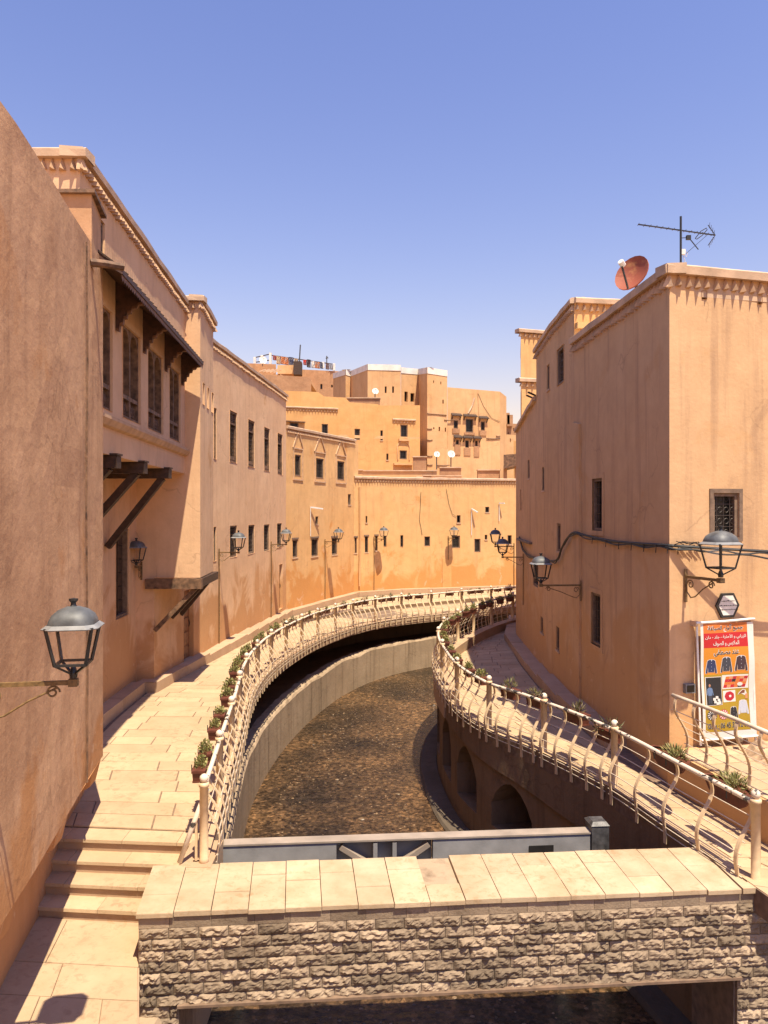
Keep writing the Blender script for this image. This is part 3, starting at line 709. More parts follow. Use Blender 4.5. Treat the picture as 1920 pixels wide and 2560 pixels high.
# small block in front, over the near house
A2x = ray(229)*10.62
wA2 = Wall((-7, 10.62), (A2x, 10.62), 7.9, 8.9, H1, M['near']); wA2.build('upper_wall')
wA3 = Wall((A2x, 10.62), (w1x(11.45)-.03, 11.45), 7.9, 8.9, H1, M['near']); wA3.build('upper_wall')
mb = MB(); mb.hexa([(-7,10.55,8.9),(A2x+.07,10.55,8.9),(w1x(11.5)+.05,11.5,8.9),(-7,11.5,8.9),(-7,10.55,8.95),(A2x+.07,10.55,8.95),(w1x(11.5)+.05,11.5,8.95),(-7,11.5,8.95)]); mb.build('ledge', M['midwood'], H1)
# jetty soffit, sill moulding, lower wall
mb = MB(); mb.quad((ax(10.84),10.84,5.42), (ax(18.6),18.6,5.42), (-6.2,18.6,5.42), (-6.2,10.84,5.42)); mb.build('soffit', M['salmon'], H2)
mo = MB()
mo.grid([[wA.P(u,5.83,-.01), wA.P(u,5.86,.07), wA.P(u,5.95,.13), wA.P(u,6.0,.13), wA.P(u,6.03,.05), wA.P(u,6.04,-.01)] for u in [wA.L*i/16 for i in range(17)]])
mo.poly([wA.P(wA.L,5.83,-.01), wA.P(wA.L,5.86,.07), wA.P(wA.L,5.95,.13), wA.P(wA.L,6.0,.13), wA.P(wA.L,6.03,.05)]); mo.build('moulding', M['corbel'], H2)
wAl = Wall((-5.82, 11.6), (-6.0, 18.6), -.2, 5.42, H2, M['salmon'])
wAl.win(289, 321, 1323, 1543, style='wood', depth=.2); wAl.winu(3.2, 4.1, 1.5, 3.6, style='wood', depth=.2)
wAl.build()
# eave
ev = MB(); ue0, ue1 = .35, wA.L-.35
ev.grid([[wA.P(u,8.42,-.01), wA.P(u,8.05,.50), wA.P(u,7.98,.50), wA.P(u,8.0,.46), wA.P(u,8.30,-.01)] for u in [ue0+(ue1-ue0)*i/20 for i in range(21)]])
for u in (ue0, ue1): ev.poly([wA.P(u,8.42,-.01), wA.P(u,8.05,.50), wA.P(u,7.98,.50), wA.P(u,8.0,.46), wA.P(u,8.30,-.01)])
EV = ev.build('eave', M['eave'], H2)
nd = 64; pn = MB()
for i in range(nd):   # scalloped fringe board
    u = ue0+(ue1-ue0)*i/nd; v = ue0+(ue1-ue0)*(i+1)/nd; m_ = (u+v)/2
    pn.poly([wA.P(u,8.02,.485), wA.P(v,8.02,.485), wA.P(v,7.93,.485), wA.P(m_,7.88,.485), wA.P(u,7.93,.485)])
pn.build('fringe', M['carved'], EV)
seams = [ue0+(ue1-ue0)*i/26 for i in range(27)]; sm = MB()
for u in seams: sm.bar(wA.P(u,8.43,.0), wA.P(u,8.06,.505), .03, .02)
sm.build('battens', M['wood'], EV)
for px in (290, 357, 412, 453):
    u = wA.u(px); br = MB(); cols_ = 9; prof = []
    # carved bracket: stepped lobes from wall foot to eave tip
    low = [(.0,7.52),(.05,7.50),(.06,7.60),(.11,7.61),(.12,7.71),(.17,7.72),(.18,7.80),(.24,7.81),(.26,7.88),(.33,7.89),(.36,7.94),(.44,7.95),(.46,8.0)]
    for (o0, z0), (o1, z1) in zip(low, low[1:]):
        if o1-o0 < .005: continue
        t0 = 8.30-.30*o0/.46; t1 = 8.30-.30*o1/.46
        br.hexa([wA.P(u-.03,z0,o0), wA.P(u+.03,z0,o0), wA.P(u+.03,z1,o1), wA.P(u-.03,z1,o1), wA.P(u-.03,t0,o0), wA.P(u+.03,t0,o0), wA.P(u+.03,t1,o1), wA.P(u-.03,t1,o1)])
    b_ = br.build('bracket', M['eave'], H2)
    ca = MB()
    for (o0, z0), (o1, z1) in zip(low, low[1:]): ca.hexa([wA.P(u-.045,z0-.03,o0+.01), wA.P(u+.045,z0-.03,o0+.01), wA.P(u+.045,z1-.03,o1+.012), wA.P(u-.045,z1-.03,o1+.012), wA.P(u-.045,z0+.012,o0+.01), wA.P(u+.045,z0+.012,o0+.01), wA.P(u+.045,z1+.012,o1+.012), wA.P(u-.045,z1+.012,o1+.012)])
    ca.build('carving', M['carved'], b_)
for Yb in (12.4, 14.2, 16.35):   # jetty beams with raking struts
    bb = MB(); bb.bar((-5.9, Yb, 5.31), (ax(Yb)+.12, Yb, 5.31), .2, .2); bb.bar((-5.9, Yb, 5.43), (ax(Yb)+.14, Yb, 5.43), .24, .03); o = bb.build('beam', M['wood'], H2)
    bb = MB(); bb.bar((ax(Yb)-.05, Yb, 5.22), (-5.88, Yb, 3.75), .15, .13); bb.build('strut', M['wood'], H2)

# --- jettied house block beside it
H3 = empty('house', (-5.3, 19.6, 0), 'narrow salmon house block jettied over the walkway on a wooden beam', 'house')
BX = -4.45
wBf = Wall((-6.2, 18.6), (BX, 18.6), 2.9, 9.6, H3, M['salmon']); wBf.build(); cornice(wBf, wBf.L-.42, wBf.L+.11, 9.72, H3, pitch=.14, mcap='white_cap')
wBs = Wall((BX, 18.6), (-4.58, 20.6), 2.9, [(0, 9.6), (2, 9.5)], H3, M['salmon'])
for px in (509, 520, 531): wBs.win(px-2.5, px+2, 958+(px-509)*1.1, 1012+(px-509)*.9, style='slot', depth=.2)
wBs.build(); cornice(wBs, -.1, wBs.L+.06, lambda u: 9.72-.05*u, H3, pitch=.14, mcap='white_cap')
slab(H3, [(-7,18.62),(BX-.01,18.62),(-4.6,20.58),(-7,20.58)], 9.35, 9.48, M['cap'])
mb = MB(); mb.quad((-6.3,18.6,2.9), (BX,18.6,2.9), (-4.58,20.6,2.9), (-6.3,20.6,2.9)); mb.quad((-4.58,20.6,2.9), (-6.3,20.6,2.9), (-6.3,20.6,9.5), (-4.58,20.6,9.5)); mb.build('soffit', M['salmon'], H3)
wBl = Wall((-6.0, 18.6), (-5.57, 18.6), -.2, 2.9, H3, M['salmon']); wBl.build()
bb = MB(); bb.bar((-5.75, 18.55, 2.76), (BX+.06, 18.55, 2.76), .16, .24); bb.build('beam', M['midwood'], H3)
bb = MB(); bb.bar((BX-.02, 18.6, 2.78), (-4.56, 20.75, 2.78), .16, .2); bb.build('beam', M['wood'], H3)
bb = MB(); bb.bar((BX-.1, 18.62, 2.66), (-5.55, 18.62, 1.62), .1, .1); bb.build('strut', M['midwood'], H3)
bb = MB(); bb.bar((-4.66, 20.5, 2.68), (-5.42, 20.5, 1.75), .1, .12); bb.build('strut', M['wood'], H3)
bb = MB(); bb.bar((-4.6, 19.6, 2.68), (-5.42, 19.6, 1.8), .1, .12); bb.build('strut', M['wood'], H3)

# --- long facade with tall lattice windows
def cxp(Y): return -5.05+.0739*(Y-25.7)
H4 = empty('house', (-5, 27, 0), 'long salmon facade with two rows of tall narrow latticed windows', 'house')
C0, C1 = (cxp(18.6), 18.6), (cxp(34.5), 34.5)
wC = Wall(C0, C1, -.4, 9.62, H4, M['salmon'], jit=.02)
for a, b_, t, d in ((574, 592, 1029, 1157), (620, 636, 1051, 1168), (660, 674, 1070, 1178), (693.5, 706, 1084.5, 1187)): wC.win(a, b_, t, d, style='tall', nv=3, nh=6, frame=M['midwood'])
wC.win(534, 541, 1020, 1148, style='tall', nv=2, nh=6, frame=M['midwood'])
for a, b_, t, d in ((533, 540, 1317, 1403), (574, 592, 1314, 1393), (620, 636, 1312, 1384), (659, 673, 1311, 1378), (692, 704, 1308, 1368)): wC.win(a, b_, t, d, style='ornate', nv=2, nh=6, frame=M['frame'])
def door(wall, a, b_, c, d, name='door', n=5, m=None):
    wall.ops.append((a, b_, c, d)); P = wall.P; dm = MB()
    dm.hexa([P(a,c,-.12), P(b_,c,-.12), P(b_,c,-.18), P(a,c,-.18), P(a,d,-.12), P(b_,d,-.12), P(b_,d,-.18), P(a,d,-.18)])
    D = dm.build(name, m or M['door'], wall.par)
    pm = MB()
    for j in range(n): za = c+(d-c)*(j+.08)/n; zb = c+(d-c)*(j+.92)/n; pm.hexa([P(a+.05,za,-.10), P(b_-.05,za,-.10), P(b_-.05,za,-.12), P(a+.05,za,-.12), P(a+.05,zb,-.10), P(b_-.05,zb,-.10), P(b_-.05,zb,-.12), P(a+.05,zb,-.12)])
    pm.build('panel', m or M['door'], D)
    hm = MB(); hm.tube([P(b_-.1,c+(d-c)*.45,-.09), P(b_-.1,c+(d-c)*.5,-.07), P(b_-.1,c+(d-c)*.55,-.09)], .012, 5); hm.build('handle', M['iron'], D)
    return D
door(wC, wC.u(459), wC.u(483), .42, 2.35)
door(wC, wC.u(697.5), wC.u(706), .25, 2.2)
wC.build(step=1.0)
cornice(wC, 1.9, wC.L+.05, 9.74, H4, pitch=.15, mcap='white_cap')
slab(H4, [(-9,20.7),(cxp(20.7)-.02,20.7),(cxp(34.4)-.02,34.4),(-9,34.4)], 9.3, 9.45, M['cap'])
mb = MB(); mb.quad((cxp(34.5),34.5,-.4), (-9,35.5,-.4), (-9,35.5,9.6), (cxp(34.5),34.5,9.6)); mb.build('end_wall', M['salmon'], H4)

# --- three-window house
H5 = empty('house', (-3.2, 38.5, -.2), 'lower peach house with three grilled windows under pointed arch mouldings', 'house')
D1 = (-1.64, 42.1); _dd = (Vector(D1)-Vector((cxp(34.5), 34.5))).normalized(); D0 = tuple(Vector((cxp(34.5), 34.5))-_dd*.3+Vector((0, .0)))
wD = Wall(D0, D1, -.5, [(0, 8.22), (9, 8.32)], H5, M['ochre'], .02)
arch_w = ((737, 752, 1137, 1190), (790, 809, 1146, 1196), (843, 861, 1153, 1200))
for a, b_, t, d in arch_w:
    W_ = wD.win(a, b_, t, d, style='ornate', nv=3, nh=5)
    u0, u1, z0, z1 = wD.rect(a, b_, t, d); g_ = .16; am = MB()
    for q, v in (((u0-g_, z0-.15), (u0-g_, z1+.28)), ((u1+g_, z0-.15), (u1+g_, z1+.28)), ((u0-g_-.05, z0-.18), (u1+g_+.05, z0-.18)), ((u0-g_-.05, z1+.28), (u1+g_+.05, z1+.28)), ((u0-g_-.05, z1+.3), ((u0+u1)/2, z1+1.15)), ((u1+g_+.05, z1+.3), ((u0+u1)/2, z1+1.15))):
        am.bar(wD.P(*q, .02), wD.P(*v, .02), .05, .06)
    am.build('moulding', M['corbel'], W_)
for a, b_, t, d in ((869.5, 877, 1235, 1262), (788, 795.5, 1291, 1311), (731, 744, 1349, 1394), (778, 795, 1346, 1391), (829, 843, 1344, 1387)):
    wD.win(a, b_, t, d, style='ornate' if d-t > 30 else 'slotf', nv=2, nh=4, lintel=d-t > 30)
wD.build(step=1.0); cornice(wD, .3, wD.L+.1, lambda u: 8.34+.011*u, H5, teeth='joined', pitch=.17, mcap='white_cap')
slab(H5, [(cxp(34.5)-.4,34.8),(-1.7,42.2),(-5,44),(-9,36)], 7.9, 8.1, M['cap'])
mb = MB(); mb.quad((-1.64,42.1,-.5), (-4.5,44.2,-.5), (-4.5,44.2,8.3), (-1.64,42.1,8.3)); mb.build('end_wall', M['ochre'], H5)
def downpipe(parent, wall, px, y0, y1, r=.05, m='midwood', name='downpipe'):
    u = wall.u(px); Y = wall.Y(u); mb = MB()
    mb.tube([wall.P(u, zat(y0, Y), .06), wall.P(u+.02, zat((y0+y1)/2, Y), .06), wall.P(u-.02, zat(y1, Y), .06)], r, 6); return mb.build(name, M[m], parent)

# --- far long house closing the bend
H6 = empty('house', (3.5, 44.5, -.2), 'long low ochre house with patched peeling plaster closing the river bend', 'house')
E0, Em, E2, E3 = (-1.64, 42.1), (.9, 43.7), (7.9, 45.9), (13, 46.8)
wE1 = Wall(E0, Em, -.5, 6.3, H6, M['ochre'], .02); wE2 = Wall(Em, E2, -.5, 6.3, H6, M['ochre'], .02); wE3 = Wall(E2, E3, -.5, 6.3, H6, M['ochre'], .02)
for a, b_, t, d in ((884, 892, 1344, 1383), (912, 920, 1341, 1381), (938, 944, 1340, 1377), (959, 966, 1339, 1366), (914, 918, 1290, 1307), (989, 1005, 1338, 1367)):
    (wE1 if b_ < 998 else wE2).win(a, b_, t, d, style='ornate' if b_-a > 6.5 else 'slotf', nv=2, nh=4, lintel=d-t > 30) if b_ < 998 else wE2.win(max(a, 1001), b_+3, t, d, style='ornate', nv=3, nh=3)
for a, b_, t, d in ((1061, 1075, 1341, 1365), (1129, 1150, 1339, 1370), (1186, 1201, 1347, 1380), (1212, 1218, 1337, 1349), (1269, 1279, 1338, 1361), (1142, 1151, 1288, 1307), (1213, 1223, 1267, 1281)):
    wE2.win(a, b_, t, d, style='ornate' if b_-a > 11 else 'slotf', nv=3, nh=4)
for w_ in (wE1, wE2, wE3): w_.build(step=1.0)
cornice(wE1, 0, wE1.L, 6.42, H6, teeth='joined', pitch=.17, mcap='white_cap'); cornice(wE2, 0, wE2.L, 6.42, H6, teeth='joined', pitch=.17, mcap='white_cap'); cornice(wE3, 0, wE3.L, 6.42, H6, teeth=False)
slab(H6, [(-1.7,42.2),(.9,43.8),(7.9,46.0),(13,46.9),(13,56),(-3,54)], 5.95, 6.1, M['tan'])
pt = MB(); u = wE2.u(1117); z = zat(1396, wE2.Y(u)); pt.hexa([wE2.P(u-.28,-.2,.03), wE2.P(u+.28,-.2,.03), wE2.P(u+.28,-.2,-.02), wE2.P(u-.28,-.2,-.02), wE2.P(u-.28,z,.03), wE2.P(u+.28,z,.03), wE2.P(u+.28,z,-.02), wE2.P(u-.28,z,-.02)]); pt.build('pier', M['orange'], H6)
downpipe(H6, wE1, 898, 1217, 1465, .055, 'tan')
def tube_light(wall, par, px, y0, y1, px2, y2):
    u = wall.u(px); Y = wall.Y(u); mb = MB(); mb.tube([wall.P(u, zat(y1, Y), .05), wall.P(u, zat(y0, Y), .05)], .022, 5)
    mb.bar(wall.P(u, zat(y0, Y), .06), wall.P(wall.u(px2), zat(y2, Y), .35), .08, .07)
    return mb.build('floodlight', M['white'], par)
tube_light(wE2, H6, 1178, 1272, 1338, 1188, 1281); tube_light(wE2, H6, 1247, 1258, 1303, 1255, 1258)
tube_light(wD, H5, 774, 1268, 1340, 790, 1272)
def crack(wall, par, pts, r=.012, name='cable', m='cable'):
    mb = MB(); q = []
    for px, py in pts: u = wall.u(px); q.append(wall.P(u, zat(py, wall.Y(u)), .03))
    mb.tube(q, r, 4); return mb.build(name, M[m], par)
crack(wE2, H6, [(1052,1230),(1050,1275),(1048,1300),(1052,1318),(1055,1338)], .012)
crack(wE2, H6, [(1115,1222),(1122,1260),(1130,1285),(1140,1291)], .01)

# ================================================================ BUILDINGS BEHIND
def blk(par, p0, p1, z0, z1, m, wins=(), style='slot', jit=.03, nv=2, nh=3):
    wl_ = Wall(p0, p1, z0, z1, par, m, jit)
    for q in wins: wl_.win(*q, style=style, nv=nv, nh=nh, depth=.2)
    wl_.build(step=1.6); return wl_
def rp2(px, Y): return (ray(px)*Y, Y)
F_ = empty('house', (-3, 52, 0), 'broad orange house with ragged roofline rising behind the three-window house', 'house')
f0, f1 = rp2(690, 50), rp2(1050, 53.2); wF = Wall(f0, f1, 4, 10, F_, M['orange'], .04)
prof = [(690,976),(795,980),(810,991),(863,994),(875,1006),(942,1010),(954,1014),(1050,1013)]
wF.z1 = [(wF.u(px), zat(py, wF.Y(wF.u(px)))) for px, py in prof]; wF.z1[0] = (0, wF.z1[0][1]); wF.z1[-1] = (wF.L, wF.z1[-1][1])
for q in ((724,746,1056,1086),(804,820,1060,1087),(886,900,1072,1100),(1001,1019,1062,1095),(999,1017,1126,1148)): wF.win(*q, style='grille', nv=3, nh=4)
for q in ((951,957,1076,1101),(966,971,1134,1150)): wF.win(*q, style='slotf')
wF.build(step=1.6)
slab(F_, [f0, f1, (f1[0], f1[1]+5), (f0[0], f0[1]+5)], 9.4, 9.6, M['tan'])
cornice(wF, wF.u(700), wF.u(845), zat(1019, 51), F_, teeth='joined', pitch=.2, h=.1)
cornice(wF, wF.u(981), wF.u(1039), zat(1047, 52.8), F_, teeth='joined', pitch=.22, h=.12)
lt_ = MB(); lt_.bar(wF.P(wF.u(708), zat(1053,50.3), .1), wF.P(wF.u(762), zat(1056,50.6), .1), .2, .06); lt_.build('canopy', M['midwood'], F_)
mo = MB(); u0, u1 = wF.u(990), wF.u(1027); zz = zat(1120, 52.9); n = 12
mo.tube([wF.P(u0+.12, zat(1150,52.9), .03)]+[wF.P((u0+u1)/2-(u1-u0)*.42*math.cos(math.pi*k/n), zz+.45*math.sin(math.pi*k/n), .03) for k in range(n+1)]+[wF.P(u1-.12, zat(1150,52.9), .03)], .05, 5); mo.build('moulding', M['tan'], F_)
mo = MB(); mo.bar(wF.P(wF.u(983), zat(1161,52.8), .1), wF.P(wF.u(1030), zat(1161,52.9), .1), .25, .12); mo.build('ledge', M['tan'], F_)
mo = MB(); mo.bar(wF.P(wF.u(996), zat(1100,52.8), .06), wF.P(wF.u(1022), zat(1100,52.9), .06), .2, .16); mo.build('ledge', M['tan'], F_)

G_ = empty('house', (4, 57, 0), 'tallest ochre house with white parapet and six wooden-hooded windows on the skyline', 'house')
gp = [(833,63,934),(864,60,924),(877,60.4,928),(919,56.5,911),(1002,57,913),(1002.5,57.6,919),(1046,58.4,923),(1068,55.2,919),(1118,55.8,927),(1118.5,55.9,968),(1250,57.6,979),(1266,59,992)]
gw = {4: ((962,966.5,966,982),(980.5,985,966,982)), 6: ((1011,1019,979,1003),(1026,1036,983,1004)), 8: ((1082.5,1084,951,958),(1101.5,1103,954,961),(1106,1108.5,999,1008)), 10: ()}
GW = {}
for i in range(len(gp)-1):
    (a, Ya, ya), (b_, Yb, yb) = gp[i], gp[i+1]
    if b_-a < 1: continue
    p0, p1 = rp2(a, Ya), rp2(b_, Yb); wl_ = Wall(p0, p1, 4, [(0, zat(ya, Ya)), ((Vector(p1)-Vector(p0)).length, zat(yb, Yb))], G_, M['tan'] if i != 0 and i != 3 else M['tan'], .03)
    for q in gw.get(i+1, ()) if (i+1) in gw else (): pass
    for q in ((962,966.5,966,982),(980.5,985,966,982),(1011,1019,979,1003),(1026,1036,983,1004),(1083,1085,951,958),(1101,1103,954,961),(1106,1109,999,1009),(1083,1086,1068,1073),(1096.5,1100,1067,1078),(1112,1115,1069,1079)):
        if a < q[0] and q[1] < b_ and b_-a > 20: wl_.win(*q, style='slot', depth=.2)
    GW[i] = wl_
    if i < 10 and b_ <= 1118:
        cp = MB(); n = 4
        cp.grid([[wl_.P(wl_.L*k/n, wl_.top(wl_.L*k/n)-.42, .03), wl_.P(wl_.L*k/n, wl_.top(wl_.L*k/n)+.02, .03), wl_.P(wl_.L*k/n, wl_.top(wl_.L*k/n)+.04, -.5)] for k in range(n+1)]); cp.build('parapet', M['white_cap'], G_)
wG = GW[9] if 9 in GW else None
for (a, b_, t, d, yt, yb) in ((1134,1145,1051,1071,1039,1083),(1164,1183,1047,1081,1041,1087),(1202,1212,1054,1076,1046,1089),(1140,1147,1100,1111,1094,1137),(1163,1172,1101,1119,1095,1139),(1188,1194,1102,1115,1096,1142)):
    W_ = wG.win(a, b_, t, d, style='grille', nv=3, nh=4)
    um = wG.u((a+b_)/2); Y_ = wG.Y(um); hw = (wG.u(b_)-wG.u(a))/2
    hd = MB(); zt = zat(yt, Y_); hd.hexa([wG.P(um-hw-.25,zt-.05,.24), wG.P(um+hw+.25,zt-.05,.24), wG.P(um+hw+.2,zt+.1,0), wG.P(um-hw-.2,zt+.1,0), wG.P(um-hw-.25,zt+.02,.24), wG.P(um+hw+.25,zt+.02,.24), wG.P(um+hw+.2,zt+.18,0), wG.P(um-hw-.2,zt+.18,0)])
    for s_ in (-1, 1): hd.bar(wG.P(um+s_*(hw+.15), zt-.02, .2), wG.P(um+s_*(hw+.15), zt-.3, .02), .05, .05)
    hd.build('hood', M['wood'], W_)
    pn_ = MB(); z0 = zat(yb, Y_)
    pn_.hexa([wG.P(um-hw-.12,z0,.05), wG.P(um+hw+.12,z0,.05), wG.P(um+hw+.12,z0,.0), wG.P(um-hw-.12,z0,.0), wG.P(um-hw-.12,zat(d,Y_)-.02,.05), wG.P(um+hw+.12,zat(d,Y_)-.02,.05), wG.P(um+hw+.12,zat(d,Y_)-.02,0), wG.P(um-hw-.12,zat(d,Y_)-.02,0)]); pn_.build('apron', M['brick_far'], W_)
for w_ in GW.values(): w_.build(step=1.8)
slab(G_, [rp2(834,63.2), rp2(1000,58.2), rp2(1046,59), rp2(1117,57.2), rp2(1264,60), rp2(1240,75), rp2(834,75)], 10.5, 11.0, M['tan'])
for pts in ([(1066,1034),(1120,1040),(1133,1040)],): crack(GW[7], G_, [(1068,1034),(1116,1038)], .035, 'beam', 'midwood')
for a, b_, yy in ((1068,1080,1072),(1068,1081,1100),(1110,1135,1050),(1216,1250,1096),(1068,1081,1140),(1068,1081,1162),(1091,1124,1163),(1240,1250,1090)): crack(wG if a > 1118 else GW[7], G_, [(a, yy), ((a+b_)/2, yy+1.2), (b_, yy)], .035, 'beam', 'midwood')
crack(wG, G_, [(1194,983),(1197,1040),(1197,1094)], .02, 'downpipe', 'tan'); crack(wG, G_, [(1195,984),(1208,1015),(1228,1045),(1249,1055)], .012)
crack(wG, G_, [(1186,995),(1180,1015),(1170,1034)], .07, 'flue', 'cap')

I_ = empty('house', (-10, 70, 0), 'weathered brick house with a roof terrace hung with rugs', 'house')
blk(I_, rp2(600, 64), rp2(778, 66), 6, zat(938, 65), M['brick_far'])
blk(I_, rp2(700, 70), rp2(834, 71), 6, [(0, zat(921, 70)), (10, zat(929, 71))], M['brick_far'], ((801,806,960,972),(828,832,962,968)))
blk(I_, rp2(615, 70), rp2(690, 70.5), 8, zat(908, 70), M['brick_far'])
slab(I_, [rp2(600,64.1), rp2(778,66.1), rp2(800,74), rp2(600,74)], zat(945,65)-.3, zat(945,65), M['tan'])
slab(I_, [rp2(690,70.2), rp2(834,71.2), rp2(834,80), rp2(690,80)], zat(935,70)-.3, zat(935,70), M['tan'])
pr = MB()
for px, py0, py1 in ((637,932,893),(655,930,888),(676,930,882),(808,920,905),(835,926,909)): p = at(px, py0, 71); q = at(px, py1, 71); pr.bar(p, q, .22, .22, up=(0,1,0))
pr.build('terrace_posts', M['white'], I_)
ra_ = MB(); ra_.bar(at(637,894,71), at(676,885,71), .06, .08); ra_.bar(at(676,888,71), at(838,911,71), .06, .08); ra_.bar(at(637,906,71), at(676,900,71), .06, .08); ra_.build('railing', M['wood'], I_)
sh = MB(); sh.box(at(716,926,70.5), (1.5, 1, .8)); sh.build('shed', M['tan'], I_)
sh = MB(); sh.box(at(745,922,70), (.7, 1, 1.2)); sh.build('shed', M['wood'], I_)
sl_ = MB()
for k in range(5): sl_.bar(at(648+k*9, 929+k*.6, 68), at(664+k*10, 924-k*.3, 68), .12, .12)
sl_.build('timber', M['cap'], I_)
ms = MB(); ms.tube([at(747,930,70), at(751,862,70)], .06, 5); tag(ms.build('aerial_mast', M['mast'], None), 'bare thin mast standing on the roof terrace among the rugs', 'mast')
ms = MB(); ms.tube([at(817,912,71), at(817,890,71)], .05, 5); ms.bar(at(814,896,71), at(821,895,71), .06, .06); ms.bar(at(815,893,71), at(820,893,71), .06, .06); tag(ms.build('aerial', M['mast'], None), 'small cross-shaped aerial at the end of the rug railing', 'aerial')
rugc = [((682,690,888,899),'red and black striped',(.35,.05,.04)),((691,700,890,909),'plain beige',(.55,.4,.24)),((701,721,891,909),'rust patterned',(.42,.15,.06)),((722,733,892,915),'long navy and white',(.05,.05,.10)),((735,745,896,907),'small tan patterned',(.5,.33,.17)),((758,766,899,911),'bright red',(.55,.05,.035)),((767,776,898,917),'black ornamented',(.05,.025,.03)),((778,786,902,918),'white',(.7,.66,.6)),((787,799,904,919),'orange and white banded',(.5,.2,.08)),((800,807,906,920),'dark blue',(.03,.035,.10)),((814,822,908,922),'brown striped',(.16,.07,.06)),((823,833,909,922),'grey blue',(.30,.32,.38))]
for (a, b_, t, d), nm, c in rugc:
    m_ = simple('rug_'+nm.replace(' ', '_'), c, .95, var=.4, scale=3.5, bump=.2, c2=tuple(min(1, x*.45+.12) for x in c), thr=(.5, .54))
    mb = MB(); Yr = 70.8; n = 6; rows = []
    for j in range(6):
        rows.append([at(a+(b_-a)*i/n, t+(d-t)*j/5+(b_-a)*i/n*.13, Yr+.06*math.sin(i*1.9+j)) for i in range(n+1)])
    mb.grid(rows); back_ = [[p+Vector((0,.25,0)) for p in r] for r in rows]; mb.grid(back_); mb.grid([rows[0], back_[0]])
    tag(mb.build('rug', m_, None), nm+' rug hung over the roof terrace railing', 'rug')

# satellite dishes
def dish(name, c, dia, face, m, label, pole=1.2, group=None):
    c = Vector(c); f = Vector(face).normalized(); D = empty(name, (c.x, c.y, c.z-pole), label, 'satellite dish', group)
    x = f.cross(Vector((0,0,1))).normalized(); y = x.cross(f); n = 20; rows = []
    for k in range(6):
        r_ = dia/2*k/5; rows.append([c+x*(r_*math.cos(2*math.pi*q/n)*.93)+y*(r_*math.sin(2*math.pi*q/n))+f*(.16*dia*(k/5)**2) for q in range(n+1)])
    mb = MB(); mb.grid(rows[0:1]+rows[1:]); mb.grid([[p-f*.03 for p in r] for r in reversed(rows)]); mb.grid([rows[-1], [p-f*.03 for p in rows[-1]]]); mb.build('reflector', m, D, True)
    ar = MB(); ar.bar(c-y*dia*.48+f*.1, c+f*dia*.62-y*dia*.08, .03, .03); ar.build('arm', M['mast'], D)
    lb = MB(); lb.tube([c+f*dia*.70-y*dia*.02, c+f*dia*.55-y*dia*.05], .05*dia+.02, 8); lb.build('receiver', M['white'], D)
    pl = MB(); pl.tube([Vector((c.x, c.y, c.z-pole))-f*.08, c-f*.08], .035, 6); pl.build('pole', M['mast'], D)
    return D
dish('satellite_dish', at(869,975,62), 1.05*.85, (.1,-1,.45), M['white'], 'large white satellite dish before the tallest house\'s shaded side', .8)
dish('satellite_dish', at(938,979,54.5), .5, (.2,-1,.5), M['white'], 'small cream satellite dish on a rubble wall on the orange house roof', .5)
dish('satellite_dish', at(1092,1136,50), .42, (.1,-1,.4), M['white'], 'small white satellite dish on a cranked pole on the long low roof', .95)
dish('satellite_dish', at(1128,1136,50), .52, (.15,-1,.45), M['white'], 'round white satellite dish on a straight pole on the long low roof', .95)
dish('satellite_dish', at(657,901,69.5), .75, (.4,-1,.35), M['white'], 'white satellite dish at the foot of the rug terrace', .5)
# roof clutter on the far long house
def roofbox(name, px0, px1, y0, y1, Y, dep, m, label, cat):
    o = empty(name, (ray((px0+px1)/2)*Y, Y, 6.1), label, cat); mb = MB(); a, b_ = ray(px0)*Y, ray(px1)*Y
    zt = zat(y0, Y); mb.hexa([(a,Y,6.05),(b_,Y,6.05),(b_,Y+dep,6.05),(a,Y+dep,6.05),(a,Y,zt),(b_,Y,zt+mnoise.noise(Vector((a,Y,1)))*.05),(b_,Y+dep,zt),(a,Y+dep,zt)]); mb.build('wall', m, o)
    mb = MB(); mb.box(((a+b_)/2, Y+dep/2-.02, zt+.03), (b_-a+.08, dep+.12, .07)); mb.build('coping', M['cap'], o); return o
roofbox('terrace_wall', 897, 1092, 1178, 1210, 49, .3, M['tan'], 'low tan terrace wall along the back of the long low roof', 'wall')
roofbox('parapet_block', 1078, 1154, 1191, 1212, 47.5, .8, M['tan'], 'smooth tan block with a pipe stub on the long low roof', 'parapet')
roofbox('parapet_block', 1058, 1077, 1190, 1212, 47.4, .5, M['brick_far'], 'small dark brick block beside the smooth tan roof block', 'parapet')
roofbox('ruined_wall', 1100, 1153, 1170, 1190, 50, .4, M['brick_far'], 'broken brown wall stub before the tallest house', 'wall')
roofbox('ruined_wall', 1195, 1250, 1176, 1205, 49.5, .5, M['brick_far'], 'ruined brick wall stub beside the plank canopy on the long low roof', 'wall')
roofbox('wall_pier', 1033, 1066, 1143, 1200, 51.5, .5, M['brick_far'], 'square bare brick pier between orange and tallest houses', 'pier')
roofbox('stair_hut', 888, 906, 1176, 1212, 46.0, .6, M['tan'], 'small plastered stair hut beside the three-window house on the long low roof', 'hut')
roofbox('air_unit', 1042, 1056, 1193, 1211, 46.6, .5, M['white'], 'pale box-shaped air unit behind the long low cornice', 'air unit')
roofbox('rubble_wall', 868, 950, 996, 1012, 54, .5, M['brick_far'], 'rough rubble wall along the orange house roof under the small dish', 'wall')
roofbox('roof_pot', 956, 966, 1195, 1211, 46.2, .3, M['terra'], 'small brown tub standing behind the long low cornice', 'tub')
hw_ = empty('house', (9.5, 60, 4), 'distant crumbling brick houses glimpsed between the tallest house and the slim tower house', 'house')
